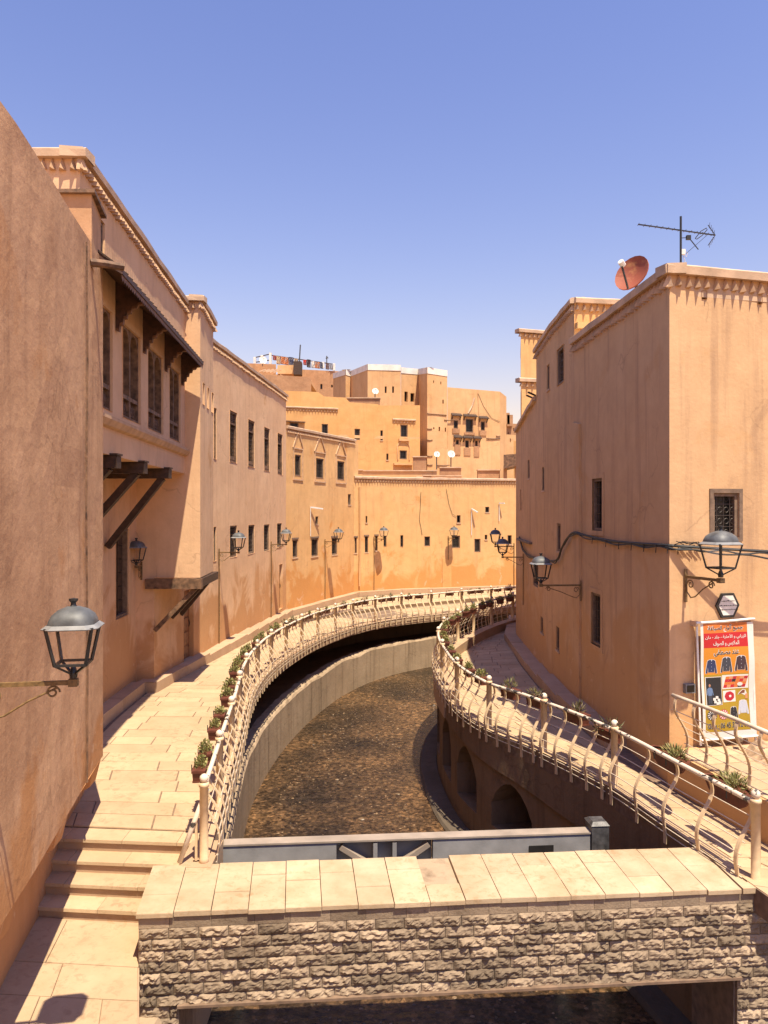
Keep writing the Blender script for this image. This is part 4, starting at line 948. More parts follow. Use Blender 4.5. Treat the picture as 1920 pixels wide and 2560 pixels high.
blk(hw_, rp2(1262,68), rp2(1296,68.5), 4, zat(1058,68), M['brick_far'], ((1270,1272,1080,1086),(1283,1285,1070,1077)))
blk(hw_, rp2(1266,66), rp2(1290,66.5), 4, zat(1086,66), M['tan'], ((1275,1277,1096,1104),)); blk(hw_, rp2(1284,64), rp2(1310,64), 4, zat(1102,64), M['orange'])
for a, yy in ((1266,1047),(1274,1052)): 
    mb = MB(); mb.box(at(a, yy, 68), (.5,.5,1.0)); mb.build('chimney', M['brick_far'], hw_)
cn = empty('roof_canopy', (9.3, 42, 6), 'brown plank canopy jutting out behind the brown curved house', 'canopy')
mb = MB(); mb.hexa([(*rp2(1259,48.5),zat(1172,48.5)),(*rp2(1310,48),zat(1160,48)),(*rp2(1310,51),zat(1160,48)),(*rp2(1259,51),zat(1172,48.5)),(*rp2(1259,48.5),zat(1137,48.5)),(*rp2(1310,48),zat(1133,48)),(*rp2(1310,51),zat(1133,48)),(*rp2(1259,51),zat(1137,48.5))]); mb.build('fascia', M['midwood'], cn)
mb = MB(); mb.bar((*rp2(1263,49),5.9),(*rp2(1263,49),zat(1165,48.8)),.2,.2,up=(0,1,0)); mb.bar((*rp2(1291,48.8),5.9),(*rp2(1291,48.8),zat(1165,48.8)),.2,.2,up=(0,1,0)); mb.build('post', M['brick_far'], cn)

# ================================================================ RIGHT HOUSES
H7 = empty('house', (6, 15, 0), 'corner house with sunlit front holding the banner and shaded flank', 'house')
RC = (4.72, 12.7); ZR = 8.45
wRf = Wall(RC, (8.9, 13.75), -.2, ZR, H7, M['brown'], .02)
wRf.win(1781, 1846, 1232, 1345, style='ornate', nv=3, nh=3, depth=.14, frame=M['frame'])
for px0, px1, t, d in ((1754, 1767, 727, 748), (1894, 1905, 739, 760)): wRf.win(px0, px1, t, d, style='slot', depth=.3)
wRf.build(step=.6); cornice(wRf, -.1, wRf.L, ZR+.14, H7, pitch=.175, h=.16, mcap='white_cap', tz=1.2)
fr = MB(); u0, u1, z0, z1 = wRf.rect(1773, 1855, 1222, 1354); f_ = .07
for q in ((u0, u0+f_, z0, z1), (u1-f_, u1, z0, z1), (u0+f_, u1-f_, z1-f_, z1), (u0+f_, u1-f_, z0, z0+f_)):
    fr.hexa([wRf.P(q[0],q[2],.025), wRf.P(q[1],q[2],.025), wRf.P(q[1],q[2],-.03), wRf.P(q[0],q[2],-.03), wRf.P(q[0],q[3],.025), wRf.P(q[1],q[3],.025), wRf.P(q[1],q[3],-.03), wRf.P(q[0],q[3],-.03)])
fr.build('architrave', M['frame'], H7)
wRs = Wall((4.46, 18.0), RC, -.4, ZR, H7, M['brown'], .02)
for q in ((1482, 1507, 1196, 1327), (1479, 1503, 1483, 1614)):
    W_ = wRs.win(*q, style='grille', nv=4, nh=5, depth=.14, frame=M['frame'])
    u0, u1, z0, z1 = wRs.rect(*q); am = MB(); f_ = .1
    for s_ in ((u0-f_, u0, z0-f_, z1+f_), (u1, u1+f_, z0-f_, z1+f_), (u0, u1, z1, z1+f_), (u0, u1, z0-f_, z0)):
        am.hexa([wRs.P(s_[0],s_[2],.02), wRs.P(s_[1],s_[2],.02), wRs.P(s_[1],s_[2],-.03), wRs.P(s_[0],s_[2],-.03), wRs.P(s_[0],s_[3],.02), wRs.P(s_[1],s_[3],.02), wRs.P(s_[1],s_[3],-.03), wRs.P(s_[0],s_[3],-.03)])
    am.build('architrave', M['brown'], W_)
wRs.build(step=.6); cornice(wRs, -.1, wRs.L+.1, ZR+.14, H7, pitch=.175, h=.16, mcap='white_cap', tz=1.2)
slab(H7, [RC, (8.9,13.75), (8.9,18.4), (4.5,18.0)], 8.1, 8.25, M['cap'])
mb = MB(); mb.quad((8.9,13.75,0), (8.9,18.4,0), (8.9,18.4,8.4), (8.9,13.75,8.4)); mb.build('end_wall', M['brown'], H7)
pl = MB(); u = wRs.u(1442); pl.hexa([wRs.P(-.02,-.2,.06), wRs.P(.55,-.2,.06), wRs.P(.55,-.2,-.1), wRs.P(-.02,-.2,-.1), wRs.P(-.02,6.6,.05), wRs.P(.5,6.5,.05), wRs.P(.5,6.5,-.1), wRs.P(-.02,6.6,-.1)]); pl.build('pilaster', M['brown'], H7)

H8 = empty('house', (5.5, 23, 0), 'brown curved house beyond the corner house with stepped roof and small slit windows', 'house')
wS1 = Wall((4.5, 20.5), (4.46, 18.0), -.4, 9.4, H8, M['brown'], .02); wS2 = Wall((4.81, 28), (4.5, 20.5), -.4, [(0, 7.35), (3.2, 7.7), (4.68, 7.9), (4.7, 9.3), (7.52, 9.4)], H8, M['brown'], .03); wS3 = Wall((5.8, 33), (4.81, 28), -.4, 7.2, H8, M['brown'], .03); wS4 = Wall((9, 38.5), (5.8, 33), -.4, 7.0, H8, M['brown'], .03)
wS1.win(1393, 1410, 868, 960, style='grille', nv=3, nh=5); wS1.win(1393, 1402, 1309, 1378, style='slotf'); wS1.win(1391, 1399, 1567, 1626, style='slotf')
for q in ((1368, 1374, 912, 974), (1356, 1361.5, 1168, 1226), (1320, 1325, 1150, 1196), (1333, 1346, 1400, 1466), (1352, 1358, 1542, 1582)): wS2.win(*q, style='grille' if q[1]-q[0] > 9 else 'slotf', nv=2, nh=4)
wS2.win(1301, 1303, 1224, 1276, style='slot')
for w_ in (wS1, wS2, wS3, wS4): w_.build(step=.7)
cornice(wS1, 0, wS1.L, 9.52, H8, pitch=.16, mcap='white_cap'); cornice(wS2, 4.7, wS2.L, lambda u: 9.42+(u-4.7)*.035, H8, pitch=.16, mcap='white_cap')
cornice(wS2, .2, 4.62, lambda u: 7.45+u*.12, H8, teeth=False, lip=.1)
wSf = Wall((4.46, 18.02), (6.6, 18.4), 8.0, 9.4, H8, M['ochre']); wSf.build(); cornice(wSf, 0, wSf.L, 9.52, H8, pitch=.16, mcap='white_cap')
lg = MB(); lg.bar(wSf.P(.02, 8.85, .05), wSf.P(2.1, 8.85, .05), .2, .14); lg.build('ledge', M['ochre'], H8)
slab(H8, [(4.5,18.1),(7.5,18.5),(7.5,23.4),(4.65,23.4),(4.52,20.5)], 9.1, 9.28, M['cap']); slab(H8, [(4.66,23.4),(7.5,23.4),(8,33),(5.78,33),(4.83,28)], 6.9, 7.15, M['cap'])
mb = MB(); mb.quad((4.63,23.35,7.0),(7.5,23.35,7.0),(7.5,23.35,9.3),(4.63,23.35,9.3)); mb.build('end_wall', M['brown'], H8)
sb_ = MB(); c_ = wS2.u(1320); sb_.bar(wS2.P(c_-2.2, 1.62+1.9, .02), wS2.P(c_+.9, 1.60+1.9, .02), .16, .07); 
sb_.build('ledge', M['mortar'], H8)
dr = MB(); dr.bar(wS2.P(wS2.u(1340), 8.02, .02), wS2.P(wS2.u(1346), 8.05, .3), .05, .04); dr.bar(wS2.P(wS2.u(1336), 7.98, .02), wS2.P(wS2.u(1342), 8.0, .3), .05, .04); dr.build('beam', M['wood'], H8)
H9 = empty('house', (6, 28, 0), 'slim ochre tower house rising behind the brown curved house', 'house')
t1 = blk(H9, rp2(1302, 28.5), rp2(1385, 28.9), 5, zat(826, 28.5)-.1, M['ochre'])
cornice(t1, -.12, t1.L, zat(822, 28.5), H9, pitch=.18, mcap='white_cap')
t2 = blk(H9, rp2(1304, 26.6), rp2(1352, 26.8), 6, zat(948, 26.6)-.1, M['ochre']); cornice(t2, -.12, t2.L, zat(945, 26.6), H9, pitch=.18)
t3 = blk(H9, rp2(1301.5, 31.5), rp2(1302, 28.5), 4, zat(826, 28.5)-.1, M['brown']); t4 = blk(H9, rp2(1303, 28.5), rp2(1304, 26.6), 4, zat(948, 26.6)-.1, M['brown'])
slab(H9, [rp2(1302,28.6), rp2(1385,29), (7.5,32), rp2(1301,32)], zat(835,28.5)-.2, zat(835,28.5), M['cap']); slab(H9, [rp2(1304,26.65), rp2(1352,26.85), rp2(1352,28.4), rp2(1304,28.4)], zat(955,26.6)-.2, zat(955,26.6), M['cap'])

# terrace in front of the corner house
T_ = empty('terrace', (5.6, 11, 0), 'raised plastered terrace below the banner with a strip of rubble', 'terrace')
TL = [(4.66,12.62),(5.17,10.35),(5.62,8.4)]
mb = MB(); mb.hexa([(4.66,12.62,-.1),(5.17,10.35,-.1),(9,11,-.1),(9,13.7,-.1),(4.66,12.62,.6),(5.17,10.35,.6),(9,11,.6),(9,13.7,.6)]); mb.hexa([(5.17,10.35,-.1),(5.62,8.4,-.1),(9,8.4,-.1),(9,10.99,-.1),(5.17,10.35,.6),(5.62,8.4,.6),(9,8.4,.6),(9,10.99,.6)]); mb.build('retaining_wall', M['brown'], T_)
tm = strip_rows([((4.72,12.5),(8,13.3)),((5.2,10.35),(8,10.9)),((5.64,8.45),(8.5,8.6))], .4)
tile_strip(T_, tm, lambda Y: .603, M['paving'], 60, seed=9) if False else None
ORIG[T_.name] = Vector((5.6, 11, 0)); tile_strip(T_, tm, lambda Y: .603, M['paving'], 60, seed=9)
ru = MB(); rows = []
for j in range(9):
    rows.append([Vector((5.75+i*.16, 12.35-j*.16+i*.02, .6+max(0, .35-j*.045)*(.4+.8*mnoise.noise(Vector((i*.5, j*.5, 0)))+.5)*min(1, i*.4))) for i in range(16)])
ru.grid(rows); ru.build('rubble', M['rubble'], T_)
for k in range(60):
    s_ = R.uniform(.03, .09); p = Vector((R.uniform(5.8, 7.6), R.uniform(11.2, 12.6), .66+R.uniform(0, .2))); mb = MB() if k == 0 else mb
    mb.box(p, (s_*R.uniform(1, 2), s_, s_*.7), R.random()*3, Matrix.Rotation(R.random()*3, 3, 'Z') @ Matrix.Rotation(R.uniform(-.4, .4), 3, 'X'))
o = mb.build('rubble_stones', M['rubble'], T_); o['kind'] = 'stuff'

# ================================================================ LANDING, STEPS, STONE PARAPET
LZ = -.62
ld = MB(); ld.hexa([(-6,0,-2.9),(-.02,0,-2.9),(-2.757,8.65,-2.9),(-6,8.7,-2.9),(-6,0,LZ),(-.02,0,LZ),(-2.757,8.65,LZ),(-6,8.7,LZ)]); ld.hexa([(-6,8.71,-2.9),(-2.755,8.66,-2.9),(-2.83,9.7,-2.9),(-6,9.9,-2.9),(-6,8.71,LZ),(-2.755,8.66,LZ),(-2.83,9.7,LZ),(-6,9.9,LZ)])
LD = tag(ld.build('landing', M['kerb'], None), kind='structure'); ORIG[LD.name] = Vector((0,0,0))
rowsD = strip_rows([((-2.6-.58-.172*1,1.0),(-.32,1.0)),((-2.8-.172*8.5,8.75),(-2.757,8.62)),((-2.8-.172*9.4,9.72),(-2.82,9.42))], .62)
tile_strip(LD, rowsD, lambda Y: LZ+.004, M['paving'], 120, split=(.7, 1.3), gap=.004, seed=12)
SP = empty('steps', (-3.7, 10.1, LZ), 'flight of four worn limestone steps beside the overhanging wall', 'steps')
nos = [(9.70, -.47), (10.0, -.315), (10.3, -.16), (10.6, 0.0)]
for k, (Y, z) in enumerate(nos):
    xr = -2.86 if k < 2 else (-2.62 if k == 2 else -2.5); sl2 = .1   # slight skew
    yl, yr_ = Y+.06, Y-.16
    mb = MB(); dpt = .42 if k < 3 else .62
    mb.hexa([(-5.2,yl+.03,LZ-.2),(xr,yr_+.03,LZ-.2),(xr,yr_+dpt,LZ-.2),(-5.2,yl+dpt,LZ-.2),(-5.2,yl+.03,z-.045),(xr,yr_+.03,z-.045),(xr,yr_+dpt,z-.045),(-5.2,yl+dpt,z-.045)])
    S_ = mb.build('step', M['kerb'], SP)
    x = -5.2; segs = [-5.2]
    while x < xr-.9: x += R.uniform(.7, 1.15); segs.append(x)
    segs.append(xr) if xr-segs[-1] > .3 else segs.__setitem__(-1, xr)
    for a, b_ in zip(segs, segs[1:]):
        fa, fb = yl+(yr_-yl)*(a+5.2)/(xr+5.2), yl+(yr_-yl)*(b_+5.2)/(xr+5.2); dz = R.uniform(-.004, .004); g_ = .003
        mb = MB(); mb.hexa([(a+g_,fa,z-.043),(b_-g_,fb,z-.043),(b_-g_,fb+dpt-.05,z-.043),(a+g_,fa+dpt-.05,z-.043),(a+g_,fa+.005,z+dz),(b_-g_,fb+.005,z+dz),(b_-g_,fb+dpt-.05,z+dz),(a+g_,fa+dpt-.05,z+dz)]); mb.build('tread', M['paving'], S_)
# stone-faced beam (parapet) across the river
PW = empty('parapet_wall', (.7, 9.4, -1), 'split-faced stone parapet with pale limestone coping spanning the stream', 'parapet')
FL, FR, BL, BR = Vector((-2.79,8.62)), Vector((4.28,9.19)), Vector((-2.95,9.8)), Vector((4.22,10.35))
pd = (FR-FL).normalized(); pnn = Vector((pd.y, -pd.x)); PL = (FR-FL).length; prz = math.atan2(pd.y, pd.x)
core = MB(); q = [FL+Vector((.04,.06)), FR+Vector((.3,.085)), BR+Vector((.3,-.05)), BL+Vector((.06,-.05))]
core.hexa([(*p, -1.04) for p in q]+[(*p, -.052) for p in q])
q = [FL+Vector((.04,.06)), FL+pd*.46+Vector((0,.06)), FL+pd*.46+Vector((-.1,1.1)), BL+Vector((.06,-.05))]; core.hexa([(*p, -3) for p in q]+[(*p, -1.042) for p in q])
q = [FR-pd*.06+Vector((0,.085)), FR+pd*3+Vector((0,.085)), FR+pd*3+Vector((0,1.1)), FR-pd*.06+Vector((-.1,1.1))]; core.hexa([(*p, -3) for p in q]+[(*p, -1.043) for p in q])
q = [FR+pd*.31+Vector((0,.085)), FR+pd*3+Vector((0,.085)), FR+pd*3+Vector((0,1.1)), FR+pd*.31+Vector((-.1,1.1))]; core.hexa([(*p, -1.043) for p in q]+[(*p, -.1) for p in q])
core.build('core', M['mortar'], PW)
# split-face stones: a dozen meshes shared by all
BW, BH = .335, .128
def rockmesh(k, w_=BW, h_=BH):
    rr = random.Random(100+k); nx, nz = 14, 7; mb = MB(); rows = []
    for j in range(nz+1):
        r_ = []
        for i in range(nx+1):
            u, v = i/nx, j/nz; e = min(min(u, 1-u)*7, min(v, 1-v)*4, 1)
            dpt = .006 + e*(.020+.020*mnoise.noise(Vector((u*3.1+k*9, v*1.7, k*3.3)))+.020*mnoise.noise(Vector((u*7+k*5, v*3.4, k*1.3)))+.011*mnoise.noise(Vector((u*17+k*5, v*8, k*2.3)))+rr.uniform(-.004, .004))
            if dpt < .004: dpt = .004
            r_.append(Vector(((u-.5)*(w_-.006), -dpt, (v-.5)*(h_-.006))))
        rows.append(r_)
    mb.grid(rows)
    bk = [Vector((s*(w_-.006)/2, .06, t*(h_-.006)/2)) for s, t in ((-1,-1),(1,-1),(1,1),(-1,1))]
    per = [rows[0], [r[-1] for r in rows], list(reversed(rows[-1])), list(reversed([r[0] for r in rows]))]
    for e_, (a, b_) in zip(per, ((0,1),(1,2),(2,3),(3,0))): mb.poly(list(reversed(e_))+[bk[a], bk[b_]])
    return mb.mesh('brick', M['rock'])
ROCK = [rockmesh(k) for k in range(14)]
def course_bricks(z, s0, s1, off):
    s = s0 - off
    while s < s1-.02:
        a, b_ = max(s, s0), min(s+BW, s1)
        if b_-a > .05:
            c = FL + pd*((a+b_)/2) + Vector((0,.045)); inst('brick', R.choice(ROCK), (c.x, c.y, z), prz + R.uniform(-.012, .012), PW, ((b_-a)/BW, R.uniform(.8, 1.35), 1))
        s += BW
for r_ in range(7): course_bricks(-.21-BH*(r_+.5)+.02, .02, PL+.3+(2.6 if r_ >= 0 else 0), (r_*.19) % BW)
for r_ in range(7, 20):
    course_bricks(-.21-BH*(r_+.5)+.02, .02, .47, (r_*.19) % BW); course_bricks(-.21-BH*(r_+.5)+.02, PL-.04, PL+2.9, (r_*.17) % BW)
# plain fascia tiles under the coping
s = 0.02
while s < PL+.28:
    e = min(s+R.uniform(.32, .5), PL+.3); a, b_ = FL+pd*(s+.002), FL+pd*(e-.002); mb = MB()
    mb.hexa([(a.x,a.y+.035,-.19),(b_.x,b_.y+.035,-.19),(b_.x,b_.y+.09,-.19),(a.x,a.y+.09,-.19),(a.x,a.y+.035,-.053),(b_.x,b_.y+.035,-.053),(b_.x,b_.y+.09,-.053),(a.x,a.y+.09,-.053)]); mb.build('fascia_tile', M['rock'], PW); s = e
lip = MB(); a, b_ = FL+pd*.46, FR; lip.bar((a.x,a.y+.01,-1.065), (b_.x,b_.y+.01,-1.065), .06, .03); lip.build('drip_edge', M['frame'], PW)
# coping slabs
nS = 17
for k in range(nS):
    t0, t1 = k/nS, (k+1)/nS; f0, f1, b0, b1 = FL.lerp(FR, t0), FL.lerp(FR, t1), BL.lerp(BR, t0), BL.lerp(BR, t1)
    miss = k in (8,)
    cut = R.choice([.55, .62, .36]) if k % 2 == 0 else R.choice([1.0, .7, .45])
    for c0, c1 in ((0, cut), (cut, 1)):
        if c1-c0 < .05: continue
        low_ = -.03 if miss and c0 > 0 else 0
        g_ = .004; dz = R.uniform(-.006, .006)+low_; p = [f0.lerp(b0, c0), f1.lerp(b1, c0), f1.lerp(b1, c1), f0.lerp(b0, c1)]; cc = sum(p, Vector((0,0)))/4
        p = [cc+(x-cc)*(1-g_/max(.1, (x-cc).length)*1.4) for x in p]; jf = R.uniform(-.012, .012) if c0 == 0 else 0
        p[0] = p[0]+pnn*jf; p[1] = p[1]+pnn*(jf+R.uniform(-.006, .006)) if c0 == 0 else p[1]
        mb = MB(); hi = [cc+(x-cc)*.988 for x in p]
        mb.hexa([(*x, -.055) for x in p]+[(*x, -.008+dz) for x in p]); mb.v[-4:] = [Vector((*x, -.008+dz)) for x in p]
        i = len(mb.v); mb.v += [Vector((*x, dz)) for x in hi]; mb.f = [f for f in mb.f if f != (4,5,6,7)]; mb.m = [0]*len(mb.f)
        for e in range(4): mb.f.append((4+e, 4+(e+1) % 4, i+(e+1) % 4, i+e)); mb.m.append(0)
        mb.f.append((i, i+1, i+2, i+3)); mb.m.append(0); mb.build('coping_slab', M['coping'] if not low_ else M['concrete'], PW)
for k in range(5):
    a = FR+pd*(.02+k*.62); mb = MB(); p = [a, a+pd*.61, a+pd*.61+Vector((-.05,1.1)), a+Vector((-.06,1.1))]; mb.hexa([(*x, -.06) for x in p]+[(*x, .004) for x in p]); mb.build('coping_slab', M['coping'], PW)

# steel sluice frame behind the parapet
SG = empty('sluice_gate', (.4, 11.2, -1), 'grey steel sluice beam with braced centre spanning the channel behind the parapet', 'sluice gate')
gl0, gr0 = Vector((-2.42, 10.95)), Vector((3.08, 11.39)); gd = (gr0-gl0).normalized(); gn = Vector((gd.y, -gd.x)); GL_ = (gr0-gl0).length; zt = -.24
def gP(u, z, o=0): p = gl0+gd*u+gn*o; return Vector((p.x, p.y, z))
def gbox(mb, u0, u1, z0, z1, o0, o1): mb.hexa([gP(u0,z0,o1), gP(u1,z0,o1), gP(u1,z0,o0), gP(u0,z0,o0), gP(u0,z1,o1), gP(u1,z1,o1), gP(u1,z1,o0), gP(u0,z1,o0)])
mb = MB(); gbox(mb, 0, GL_, zt-.025, zt, -.19, .015); mb.build('top_flange', M['steel_top'], SG)
ua, ub = GL_*.315, GL_*.57
mb = MB(); gbox(mb, .02, ua, zt-.48, zt-.027, -.12, 0); mb.build('web', M['steel'], SG)
mb = MB(); gbox(mb, ub, GL_-.02, zt-.48, zt-.027, -.12, 0); mb.build('web', M['steel'], SG)
mb = MB(); gbox(mb, ua, ub, zt-.47, zt-.43, -.18, .03); gbox(mb, ua+.002, ub-.002, zt-.45, zt-.055, -.2, -.17); mb.build('bottom_flange', M['steel'], SG)
um = (ua+ub)/2
for s_ in (-1, 1):
    mb = MB(); mb.bar(gP(um+s_*.16, zt-.42, -.04), gP(ua+.06 if s_ < 0 else ub-.06, zt-.10, -.04), .10, .07); mb.build('brace', M['steel_top'], SG)
    mb = MB(); gbox(mb, um+s_*.14-.03, um+s_*.14+.03, zt-.45, zt-.056, -.15, .01); mb.build('stiffener', M['steel'], SG)
    mb = MB(); u_ = -.12 if s_ < 0 else GL_+.12; gbox(mb, u_-.13, u_+.13, -3.0, zt+.10, -.26, .04); mb.build('guide_post', M['steel'] if s_ < 0 else M['rail_steel'], SG)
    mb = MB(); mb.hexa([gP(u_-.14,zt+.10,.05), gP(u_+.14,zt+.10,.05), gP(u_+.14,zt+.10,-.28), gP(u_-.14,zt+.10,-.28), gP(u_-.1,zt+.15,.0), gP(u_+.1,zt+.15,.0), gP(u_+.1,zt+.15,-.2), gP(u_-.1,zt+.15,-.2)]); mb.build('post_cap', M['steel_top'] if s_ < 0 else M['rail_steel'], SG)
for u_ in (.3, GL_-.5): mb = MB(); gbox(mb, u_, u_+.12, -2.9, zt-.42, -.1, 0); mb.build('leg', M['steel'], SG)
mb = MB(); gbox(mb, GL_-.95, GL_-.58, zt-.30, zt-.17, .0, .012); mb.build('plate', M['iron'], SG)

# ================================================================ RAILINGS
PROF = [(0.0,.95),(-.045,.86),(-.055,.76),(-.02,.66),(.06,.54),(.13,.42),(.175,.30),(.185,.18),(.165,.06),(.15,-.10),(.15,-.22)]
def prof_at(z):
    P_ = sorted((b_, a) for a, b_ in PROF); return interp(P_, z)
RODZ = (.72, .58, .44, .30, .16, .02, -.07)
def railing(name, P, sgn, posts, zb, label, nb=3, skip_post=(), hz=.95, mh='chipped', rodz=RODZ, h_post=1.0):
    """P: dense 2d curve; sgn: +1 when the river side is to the right of travel; posts: arc lengths"""
    L = [0]
    for a, b_ in zip(P, P[1:]): L.append(L[-1]+(b_-a).length)
    def pt(s):
        s = min(max(s, 0), L[-1])
        lo, hi = 0, len(L)-1
        while hi-lo > 1:
            m_ = (lo+hi)//2
            if L[m_] <= s: lo = m_
            else: hi = m_
        t = (s-L[lo])/max(1e-9, L[hi]-L[lo]); return P[lo].lerp(P[hi], t)
    def fr(s):
        d = (pt(s+.03)-pt(s-.03)).normalized(); p = pt(s); return p, d, Vector((d.y, -d.x))*sgn
    p0 = pt(posts[0]); root = empty(name, (p0.x, p0.y, zb(p0.y)), label, 'railing')
    def Q(s, o, z): p, d, n = fr(s); p = p+n*o; return Vector((p.x, p.y, zb(p.y)+z))
    for i, s in enumerate(posts):
        if i in skip_post: continue
        p, d, n = fr(s); b = Vector((p.x, p.y, zb(p.y)))
        mb = MB(); mb.lathe([(.062,-.06),(.062,.02),(.056,.03),(.056,h_post-.06),(.068,h_post-.055),(.068,h_post-.01),(.03,h_post)], b, 12); o = mb.build('post', M['cream'], root, True)
        for pl_ in o.data.polygons: pl_.use_smooth = len(pl_.vertices) == 4
        mb = MB(); r_ = .058; mb.lathe([(.004,-r_)]+[(r_*math.cos(a), r_*math.sin(a)) for a in [rad(x) for x in (-60,-30,0,30,60)]]+[(.004,r_)], b+Vector((0,0,h_post+.05)), 12); mb.build('ball', M['chipped'], o, True)
    def baluster(s):
        mb = MB(); p, d, n = fr(s); pts = []
        for k in range(len(PROF)): pts.append(PROF[k])
        fine_ = cr(pts, 3); prv = None; rows = []
        for k, c in enumerate(fine_):
            t = (fine_[min(k+1, len(fine_)-1)]-fine_[max(k-1, 0)]).normalized(); q_ = Vector((t.y, -t.x)); w_ = .008
            r_ = []
            for e, th in ((-1, -.031), (1, -.031), (1, .031), (-1, .031)):
                cc = c+q_*(w_*e); pp = p+n*cc.x+d*th; r_.append(Vector((pp.x, pp.y, zb(p.y)+cc.y)))
            r_.append(r_[0]); rows.append(r_)
        mb.grid(rows); mb.build('baluster', M['cream'], root)
    for i in range(len(posts)-1):
        a, b_ = posts[i], posts[i+1]
        n = max(3, int((b_-a)/.28))
        mb = MB(); mb.tube([Q(a+(b_-a)*k/n, 0, hz-.015+(.012*math.sin(math.pi*k/n))) for k in range(n+1)], .034, 8); mb.build('handrail', M[mh], root, True)
        for z in rodz:
            mb = MB(); o_ = prof_at(z)-.005; mb.tube([Q(a+.05+(b_-a-.1)*k/n, o_, z) for k in range(n+1)], .0075, 5, False); mb.build('rod', M['rod'], root)
        ss = [a+.13, b_-.13] + [a+.13+(b_-a-.26)*(k+1)/(nb+1) for k in range(nb)]
        for s in sorted(ss): baluster(s)
    return root, Q, L[-1], fr
def arc_of(P, Yq):
    L = 0; best = (1e9, 0)
    for a, b_ in zip(P, P[1:]):
        d = abs(a.y-Yq)
        if d < best[0]: best = (d, L)
        L += (b_-a).length
    return best[1]
RLp = offs(SLr, -.02)
posL = [arc_of(RLp, 9.95)] ; s = 1.85
tot = sum((b_-a).length for a, b_ in zip(RLp, RLp[1:]))
while s < tot-.2: posL.append(s); s += 1.86
railL, QL, LL, _ = railing('railing', RLp, 1, posL, lambda Y: zl(Y)+.03, 'cream S-curved iron railing on the walkway above the steps, hung with flower boxes')
RRp = [Vector(p) for p in resample(cr([(4.56,9.42)]+[tuple(p+Vector((.1,0))) for p in SR[8::8]]), .25)]
posR = [0, arc_of(RRp, 12.6), arc_of(RRp, 14.5), arc_of(RRp, 15.95)]
totR = sum((b_-a).length for a, b_ in zip(RRp, RRp[1:])); s = posR[-1]+1.9
while s < totR-2: posR.append(s); s += 2.05
def zbr(Y): return interp([(9, 0), (16, .0), (18.5, .05), (20, .12), (40, .12)], Y)
railR, QR, LR, _ = railing('railing', RRp, -1, posR, zbr, 'cream S-curved iron railing winding past the corner house with chipped handrail')
RTp = resample([Vector((4.68,12.45)), Vector((5.17,10.35)), Vector((5.75,7.9))], .25)
railT, QT, LT, _ = railing('railing', RTp, -1, [0, 2.2, 4.4], lambda Y: .6, 'short cream railing on the raised terrace before the banner', nb=3, skip_post=(0, 1, 2), mh='rod', rodz=(.72,.58,.44,.30,.16,.02))
# stair handrail going down from the first left post
sh = empty('stair_handrail', (-2.5, 9.9, 0), 'white chipped handrail sloping down the steps beside the stone parapet', 'handrail')
mb = MB(); mb.tube([Vector((-2.29,9.95,.93)), Vector((-2.45,9.88,.5)), Vector((-2.62,9.84,.02))], .034, 8); mb.build('rail', M['chipped'], sh, True)
mb = MB(); mb.bar((-2.42,9.9,.02), (-2.42,9.9,.56), .03, .03, up=(0,1,0)); mb.build('support', M['cream'], sh)
ldg = MB(); ldg.hexa([(-2.62,9.75,-1.2),(-2.2,9.75,-1.2),(-2.2,10.5,-1.2),(-2.62,10.5,-1.2),(-2.62,9.75,.0),(-2.2,9.75,.0),(-2.2,10.5,.02),(-2.62,10.5,.02)]); tag(ldg.build('ledge', M['kerb'], None), kind='structure')

# ================================================================ FLOWER BOXES
def foliage(seed, n, rx, ry, rz_, size, spiky=False):
    rr = random.Random(seed); mb = MB()
    for k in range(n):
        while True:
            p = Vector((rr.uniform(-1,1), rr.uniform(-1,1), rr.uniform(-.25,1)))
            if p.length < 1.05 and (p.length > .35 or rr.random() < .3): break
        lump = .75+.45*mnoise.noise(p*1.7+Vector((seed*3., 0, 0))); c = Vector((p.x*rx, p.y*ry, p.z*rz_))*lump
        d = (p+Vector((rr.uniform(-.6,.6), rr.uniform(-.6,.6), rr.uniform(.0,.8)))).normalized()
        x = d.cross(Vector((rr.uniform(-1,1), rr.uniform(-1,1), .3))).normalized(); s_ = size*rr.uniform(.6, 1.3)
        if spiky: L_, W_ = s_*2.4, s_*.22
        else: L_, W_ = s_*1.05, s_*.5
        nrm = d.cross(x)*(s_*.2)
        i = len(mb.v); mb.v += [c, c+d*L_*.5+x*W_+nrm*.5, c+d*L_-nrm*.6, c+d*L_*.5-x*W_+nrm*.5]; mb.f.append((i, i+1, i+2, i+3)); mb.m.append(0)
        if k % 9 == 0:
            b0 = Vector((c.x*.3, c.y*.3, -.02)); i = len(mb.v); wv = Vector((.004,.003,0)); mb.v += [b0-wv, b0+wv, c+wv, c-wv]; mb.f.append((i, i+1, i+2, i+3)); mb.m.append(0)
    return mb
LEAF = [foliage(k, 170, .25, .15, .2, .05).mesh('foliage', M['leaf']) for k in range(4)]
DRY = [foliage(20+k, 60, .2, .1, .13, .045, True).mesh('foliage', M['leafdry']) for k in range(2)]
SUCC = foliage(40, 190, .34, .15, .16, .042, True).mesh('foliage', M['leaf'])
